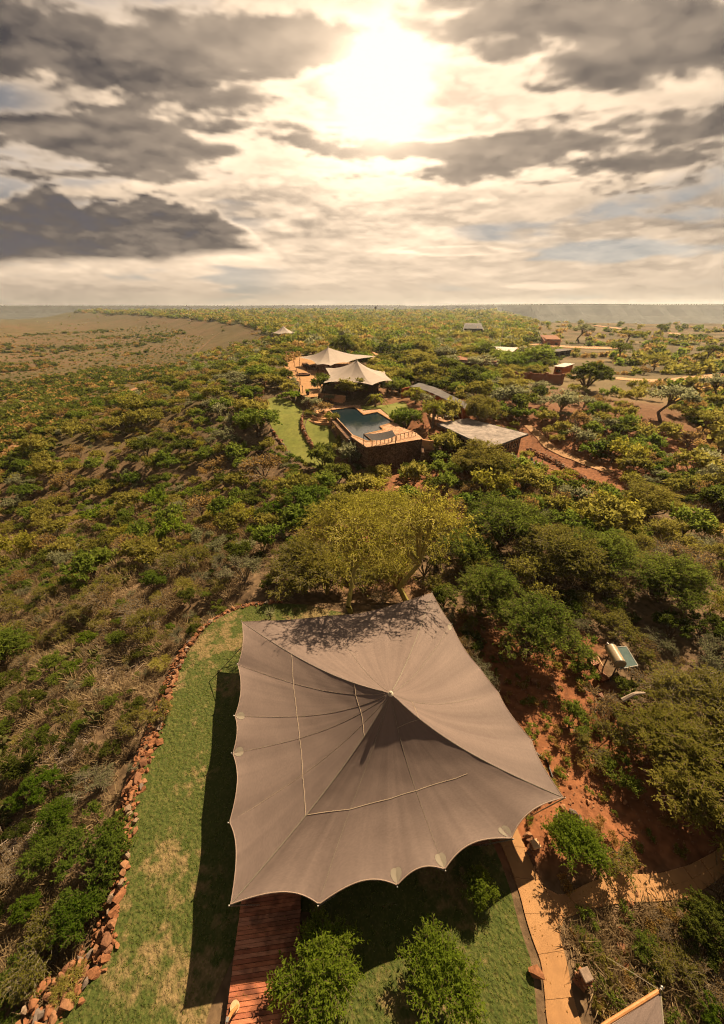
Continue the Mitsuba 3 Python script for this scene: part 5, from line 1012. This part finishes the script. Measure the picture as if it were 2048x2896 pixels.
# ------------------------------------------------------------------ the bush, plant by plant
from shapely import distance, points
TENT = Polygon([tuple(c[:2]) for c in (cBL, cBR, cTR, cTL)]).buffer(.6)
NOGO = union_all([TENT, LAWN.buffer(.45), PATH_POLY.buffer(.25), LODGE, Polygon([(-7, -3), (-1, -3), (-1, 8), (-7, 8)]), *ROADS, Polygon([(6.5, 7.2), (14.2, 7.2), (13.6, 9.6), (12.2, 13.5), (14.8, 16.5), (16.5, 21), (13, 21.5), (8.5, 20)]), Polygon(w3([(690, 640), (1000, 600), (1110, 655), (1060, 760), (700, 790)], -1))]); 
def toward(poly, back):
    """ground kept open in front of a thing, so that it stays in sight"""
    c = np.array(poly.centroid.coords[0]); u = -c / np.linalg.norm(c) * back
    return union_all([poly, LineString([c, c + u]).buffer(0.01)]).union(Polygon([(x + u[0], y + u[1]) for x, y in poly.exterior.coords])).convex_hull
OPEN = [toward(Polygon([tuple(atg(A2(*q))[:2]) for q in Q]).convex_hull.buffer(1.5), bk_) for Q, bk_ in (
    (((470, 330), (540, 352), (640, 345), (700, 300)), 8), (((612, 440), (892, 455), (890, 445), (615, 430)), 9), (((860, 400), (910, 410), (955, 380)), 10),
    (((810, 262), (850, 268), (895, 262)), 25), (((815, 318), (830, 322), (895, 316)), 18), (((455, 212), (545, 215), (540, 200)), 60))]
OPEN += [toward(r, 7) for r in ROADS[2:4]] + [toward(r, 22) for r in ROADS[4:7]] + [toward(ROADS[1], 20)]
from shapely.affinity import translate
def drop(g, k): return union_all([translate(g, -k * .42 * j / 3, -k * .9 * j / 3) for j in range(4)])
OPEN += [drop(ROADS[8].buffer(.8), 4), drop(ROADS[7].buffer(.8), 2.5), drop(ROADS[9].buffer(.8), 2.5), LineString([tuple(atg(A2(*q))[:2]) for q in ((742, 752), (800, 775), (860, 805), (920, 840), (990, 880), (1060, 918), (1130, 952))]).buffer(3.2), ROADS[9].buffer(1.0), Point(*atg(A2(775, 840))[:2]).buffer(3.5), Polygon([tuple(atg(A3(*q))[:2]) for q in ((905, 800), (1060, 790), (1130, 850), (1000, 900))]), ROADS[7].buffer(1.2)]
HEAT = Point(*c_[:2]).buffer(1.7)
NOGO = union_all([NOGO, *OPEN, HEAT, *[r.buffer(.4) for r in ROADS[7:]]]); prepare(NOGO); LODGE_WIDE = LODGE.buffer(2.6); prepare(LODGE_WIDE)
GRID = {}
def try_place(x, y, r, cell):
    c = (int(x // cell), int(y // cell)); m = 2
    for i in range(c[0] - m, c[0] + m + 1):
        for j in range(c[1] - m, c[1] + m + 1):
            for (a, b, s) in GRID.get((cell, i, j), ()):
                if (a - x) ** 2 + (b - y) ** 2 < (s + r) ** 2: return False
    GRID.setdefault((cell, *c), []).append((x, y, r)); return True
def seed_grid(cell):
    for x, y, r in zip(PX, PY, PR): GRID.setdefault((cell, int(x // cell), int(y // cell)), []).append((x, y, min(r * .8, cell)))
rg = np.random.default_rng(42)
def pick(w): return list(w)[int(np.searchsorted(np.cumsum(list(w.values())), rg.uniform(0, sum(w.values()) - 1e-9)))]
count = {}
def grow(kind, forms, x, y, r, hf, label, group, base=(1.5, 2.2)):
    nm = NAMES[kind] if kind in NAMES else {'wood': ('woodland_tree', 'tree', ''), 'umbrella': ('acacia_tree', 'tree', '')}[kind]
    F = forms[kind]; s = r / base[0]; PX.append(x); PY.append(y); PR.append(r)
    plant(nm[0], F[int(rg.integers(0, len(F)))], (x, y, gh(x, y) - .06), (s * rg.uniform(.9, 1.1), s * rg.uniform(.9, 1.1), s * hf), label, nm[1], group)
def size_word(r, left=False): return 'low' if r < .8 else 'medium' if r < 1.5 else 'large' if r < 2.4 else 'huge'
def place_word(x, y, s, zone):
    if 'slope left' in zone: return ('high' if y > 18 else 'halfway' if y > 9 else 'low') + ' on the slope ' + ('just below' if s < 4 else 'well left of') + ' the stone wall'
    if 'hillside short' in zone: return 'on the left hillside ' + ('abreast of the tent' if y < 38 else 'before the lodge') + (' near the ridge' if s < 9 else ' midway down' if s < 24 else ' far down')
    if 'red ground' in zone: return ('beside the huge thorn tree' if y < 14 else 'above the solar heater') + ' right of the big tent'
    if 'thicket' in zone: return ('in the left' if x < -3 else 'in the middle' if x < 10 else 'in the right' if x < 26 else 'in the far right') + ' thicket ' + ('close behind the big tent' if y < 36 else 'short of the pool' if y < 48 else 'below the pool terrace')
    if 'valley' in zone: return 'on the valley slope ' + ('near the ridge' if s < 15 else 'midway down' if s < 38 else 'by the dirt track') + (' below the pool' if y < 75 else ' abreast the lodge' if y < 115 else ' beyond the lodge tents')
    if 'plain' in zone: return 'on the right plain ' + ('beside the pink path' if y < 80 else 'short of the dirt road' if y < 130 else 'beyond the dirt road')
    return ('in the woodland' if y > 100 else 'in the bush') + (' left of' if x < -22 else ' right of' if x > 32 else ' around' if y < 100 else ' behind') + ' the lodge' + ('' if y < 110 else ' tents' if y < 145 else ' farther back')
def plural(lab): return lab.replace(' bush ', ' bushes ').replace(' shrub ', ' shrubs ').replace(' tree ', ' trees ').replace(' acacia ', ' acacias ')
seed_grid(3.0)
for _ in range(9000):                                # within about 60 m
    x, y = rg.uniform(-52, 52), rg.uniform(-1.5, 62)
    if abs(x) > 3 + 0.95 * (y + 22): continue
    if y < 8 and x > 0 and x < 17: continue
    s = np.interp(y, EDGE_Y, EDGE_X) - x
    left = s > 0 or (x < -8 and y > 26)
    if left and 13 < y < 20 and -21 < x and rg.uniform() < .75: continue
    r = .35 + 1.2 * rg.uniform() ** 1.6 if left and y < 22 else .6 + 2.3 * rg.uniform() ** 1.8 if left else 1.0 + 2.4 * rg.uniform() ** 1.5 if y > 24 else rg.uniform(.7, 1.7)
    if contains_xy(NOGO, x, y) or not try_place(x, y, r * (.60 if left else .52), 3.0): continue
    kind = pick(dict(olive=.33, green=.25, dry=.10, dark=.10, grey=.08, bright=.08, yellow=.06) if left else dict(olive=.34, green=.26, dry=.10, dark=.16, grey=.07, yellow=.07))
    if used.get(NAMES[kind][0], 0) >= 240: kind = min(NAMES, key=lambda q: used.get(NAMES[q][0], 0) / dict(olive=1, green=1, dry=.8, dark=.8, grey=.6, bright=.15, yellow=.2, vivid=1e-9)[q])
    zone = ('on the slope left of the stone wall' if y < 26 else 'on the left hillside short of the lodge') if left else ('on the red ground right of the big tent' if y < 26 else 'in the thicket between big tent and lodge')
    lab = f'{size_word(r, left)} {NAMES[kind][2]} {place_word(x, y, s, zone)}'; grow(kind, NEAR if y < 34 else MID, x, y, r, rg.uniform(.75, 1.15), lab, plural(lab))
GRID.clear(); seed_grid(6.0)
scrub = 0
def scrub_one(form, p, s):
    global scrub
    scrub += 1; scene[f'scrub__{scrub:04d}'] = {'type': 'instance', 'to_world': mat4(p, rg.uniform(0, 6.28), s), 'group': {'type': 'ref', 'id': form}}
for _ in range(16000):                               # 60 to 300 m
    rr_ = math.exp(rg.uniform(math.log(48), math.log(330))); az = rg.uniform(-.86, .86); x, y = rr_ * math.sin(az), rr_ * math.cos(az)
    if y < 55: continue
    s = np.interp(y, EDGE_Y, EDGE_X) - x; n1 = float(meshkit.fbm(np.array([x * .03, y * .03, 2.0]), 3, 4)); east = x - .40 * y - 8
    if s > 0:
        keep = sstep(74, 34, s) * (.45 + .5 * (n1 > .47)) + .06 * (n1 > .5)
        kinds, r = dict(olive=.42, green=.20, dark=.14, dry=.12, grey=.10, yellow=.02), (.8 + 2.6 * rg.uniform() ** 2.2) * (1 if s < 60 else .7)
    elif east > 0:
        keep = (.15 + .75 * (n1 > .53)) if y < 85 else (.07 + .5 * (n1 > .56)); kinds, r = dict(olive=.35, green=.15, dark=.1, dry=.25, grey=.15), rg.uniform(.9, 2.8)
    else:
        keep = 1.0; kinds, r = (dict(wood=.70, umbrella=.12, olive=.10, dark=.04, grey=.04) if y > 85 else dict(olive=.45, green=.25, dark=.15, grey=.1, dry=.05)), 1.0 + 3.0 * rg.uniform() ** 2
    if rg.uniform() > keep or contains_xy(NOGO, x, y): continue
    kind = pick(kinds)
    if kind in ('wood', 'umbrella'): r = 2.2 + 3.8 * rg.uniform() ** 1.8
    if kind in ('wood', 'umbrella') and contains_xy(LODGE_WIDE, x, y): continue
    if not try_place(x, y, r * .54, 6.0): continue
    zone = 'on the left valley slope' if s > 0 else 'on the open plain right of the lodge' if east > 0 else 'in the woodland behind the lodge' if y > 100 else 'in the bush around the lodge'
    if used.get(NAMES[kind][0] if kind in NAMES else 'woodland_tree' if kind == 'wood' else 'acacia_tree', 0) < 280:
        if rr_ < 190:
            if kind in NAMES: lab = f'{size_word(r)} {NAMES[kind][2]} {place_word(x, y, s, zone)}'; grow(kind, MID, x, y, r, rg.uniform(.75, 1.1), lab, plural(lab))
            else: lab = ('broad' if r > 4.2 else 'smaller' if r < 3.2 else 'middling') + (' rounded tree ' if kind == 'wood' else ' flat crowned acacia tree ') + place_word(x, y, s, zone); grow(kind, TREES, x, y, r, rg.uniform(.7, .95), lab, plural(lab), (3.2, 5.2))
            continue
    fm = (MID if kind in MID else TREES)[kind]; fm = fm[int(rg.integers(0, len(fm)))]
    if rr_ > 150:
        scrub_one(FAR2[int(rg.integers(0, len(FAR2)))], (x, y, gh(x, y) - .15), r * rg.uniform(.9, 1.2)); continue
    g_ = f'{fm}_crown'
    if g_ not in scene: scene[g_] = {'type': 'shapegroup', 'crown': scene[fm]['crown']}
    scrub_one(g_, (x, y, gh(x, y) - .1), r / (1.5 if kind in MID else 3.2) * rg.uniform(.85, 1.1))
for _ in range(19000):                               # farther still, and the valley
    rr_ = math.exp(rg.uniform(math.log(90), math.log(1900))); az = rg.uniform(-.86, .86); x, y = rr_ * math.sin(az), rr_ * math.cos(az)
    s = np.interp(y, EDGE_Y, EDGE_X) - x; n1 = float(meshkit.fbm(np.array([x * .012, y * .012, 6.0]), 4, 9)); east = x - .40 * y - 8
    if s < 60 and rr_ < 300 and east < 30: continue
    keep = (.01 + .22 * (n1 > .59)) if s > 0 else (.07 + .3 * (n1 > .57)) if east > 0 else .95
    if rg.uniform() > keep or contains_xy(NOGO, x, y): continue
    r = rg.uniform(.6, 1.6) * (1 + rr_ / 1400) if s > 0 else rg.uniform(1, 3.0) * (1 + rr_ / 900) if east > 0 else rg.uniform(2.5, 5.5) * (1 + rr_ / 1200)
    F_ = FAR if s > 0 or east > 0 or rr_ > 900 else FAR2; scrub_one(F_[int(rg.integers(0, len(F_)))], (x, y, gh(x, y) - .15), (r, r, r * rg.uniform(.8, 1.1)))
for _ in range(8200):                                # low scrub of the valley sides
    rr_ = math.exp(rg.uniform(math.log(110), math.log(900))); az = rg.uniform(-.86, -.1); x, y = rr_ * math.sin(az), rr_ * math.cos(az)
    if np.interp(y, EDGE_Y, EDGE_X) - x < 55 or contains_xy(NOGO, x, y): continue
    n1 = float(meshkit.fbm(np.array([x * .02, y * .02, 3.0]), 3, 14))
    r = (rg.uniform(.35, .95) + 1.3 * (n1 > .56)) * (1 + rr_ / 900); scrub_one(FAR[(2, 5, 4, 2)[int(rg.integers(0, 4))]], (x, y, gh(x, y) - .1), (r, r, r * .8))
tag('scrub', 'distant scrub and woodland covering the ridge and valley', 'scrub', kind='stuff')
# straw coloured grass tufts between the bushes, short blades on the lawn
def tuft(seed, n, L, W, spread):
    r = np.random.default_rng(seed); P = np.column_stack([r.normal(size=(n, 2)) * spread, np.zeros(n)]); d = unit(np.column_stack([r.normal(size=(n, 2)) * .65, r.uniform(.35, 1.0, n)]))
    v, f, uv = leaf_quads(P, d, L * r.uniform(.6, 1.3, n), W, r, .05); g = f'tuft_form_{seed}'; scene[g] = {'type': 'shapegroup', 'blades': mikit.ply((v, f), 'grass_straw', uv=uv)}; return g
TF = [tuft(1, 70, .5, .03, .16), tuft(2, 90, .38, .028, .26), tuft(3, 50, .65, .03, .12)]
n_ = 0
WEED = [plant_form('weed', l, 'bark', s_, R=.5, H=.5, z0=.05, lobes=4, clumps=14, twigs=5, tl=.2, leaves=6, L=.11, W=.05, show=.3) for s_, l in ((95, 'leaf_green'), (96, 'leaf_dry'), (97, 'leaf_olive'))]
for _ in range(420):
    x, y = (rg.uniform(8.4, 17), rg.uniform(-1, 6.6)) if _ < 260 else (rg.uniform(7.5, 16), rg.uniform(7.5, 24))
    if contains_xy(PATH_POLY.buffer(.15), x, y) or contains_xy(HEAT, x, y): continue
    g_ = WEED[_ % 3] + '_crown'
    if g_ not in scene: scene[g_] = {'type': 'shapegroup', 'crown': scene[WEED[_ % 3]]['crown']}
    scene[f'weeds__{_:03d}'] = {'type': 'instance', 'to_world': mat4((x, y, gh(x, y)), rg.uniform(0, 6.28), rg.uniform(.35, 1.0)), 'group': {'type': 'ref', 'id': g_}}
tag('weeds', 'small weeds and dry tufts on the bare ground right of the path', 'weeds', kind='stuff')
for _ in range(5000):
    y = rg.uniform(0, 1) ** 1.3 * 56 - 1; x = rg.uniform(-1, 1) * (14 + y * .9)
    s = np.interp(y, EDGE_Y, EDGE_X) - x
    if s < .9 and (y < 30 or x > -6) and not (x > 8.3 and (y > 26 or y < 6.8)) : continue
    if contains_xy(NOGO, x, y): continue
    n_ += 1; scene[f'dry_grass__{n_:04d}'] = {'type': 'instance', 'to_world': mat4((x, y, gh(x, y) - .03), rg.uniform(0, 6.28), rg.uniform(.6, 1.5) * (1 + y / 60)), 'group': {'type': 'ref', 'id': TF[n_ % 3]}}
tag('dry_grass', 'pale straw coloured grass tufts between the bushes', 'grass', kind='stuff')
m = 9000; q = rg.uniform([-14, -2], [8, 24], (m, 2)); q = q[contains_xy(LAWN.buffer(-.05), q[:, 0], q[:, 1]) & ~contains_xy(PATH_POLY, q[:, 0], q[:, 1])]
P = np.repeat(np.column_stack([q, gh(q[:, 0], q[:, 1]) + .02]), 5, 0) + rg.normal(size=(len(q) * 5, 3)) * [.05, .05, 0]
v, f, uv = leaf_quads(P, unit(rg.normal(size=(len(P), 3)) * [.7, .7, .1] + [0, 0, .75]), rg.uniform(.05, .11, len(P)), .022, rg, .05)
put('lawn_blades', (v, f), 'leaf_green', uv=uv, label='short green grass blades standing on the mown lawn', cat='grass', kind='stuff')
v, f, uv = leaf_quads(LITTER[0], LITTER[1], rg.uniform(.04, .10, len(LITTER[0])), .035, rg, .3); put('leaf_litter', (v, f), 'leaf_dry', uv=uv, label='dry leaf litter on the concrete path and walkway', cat='leaf litter', kind='stuff')
# brushwood heaps and fallen twigs
def brush(q, n, spread, label):
    p = atg(D(*q)); c = np.column_stack([rg.normal(size=(n, 2)) * spread + p[:2], np.zeros(n)]); c[:, 2] = gh(c[:, 0], c[:, 1]) + rg.uniform(.02, .3, n)
    d = unit(np.column_stack([rg.normal(size=(n, 2)), rg.normal(size=n) * .25])) * rg.uniform(.25, .9, (n, 1)); r_ = rg.uniform(.008, .022, n)
    bend = c + d * .5 + rg.normal(size=(n, 3)) * .06
    put('brushwood', join([tubes(c, bend, r_, r_ * .8), tubes(bend, c + d, r_ * .8, r_ * .4)]), 'dead_wood', label=label, cat='brushwood', kind='stuff')
brush((150, 1690), 420, (.5, .9), 'tangled heap of dead brown twigs near the dark bush'); brush((60, 1900), 260, (.8, .8), 'scattered dead twigs on the lower left slope'); brush((260, 1480), 400, (1.6, 1.6), 'fallen dead twigs under the large brown bush')
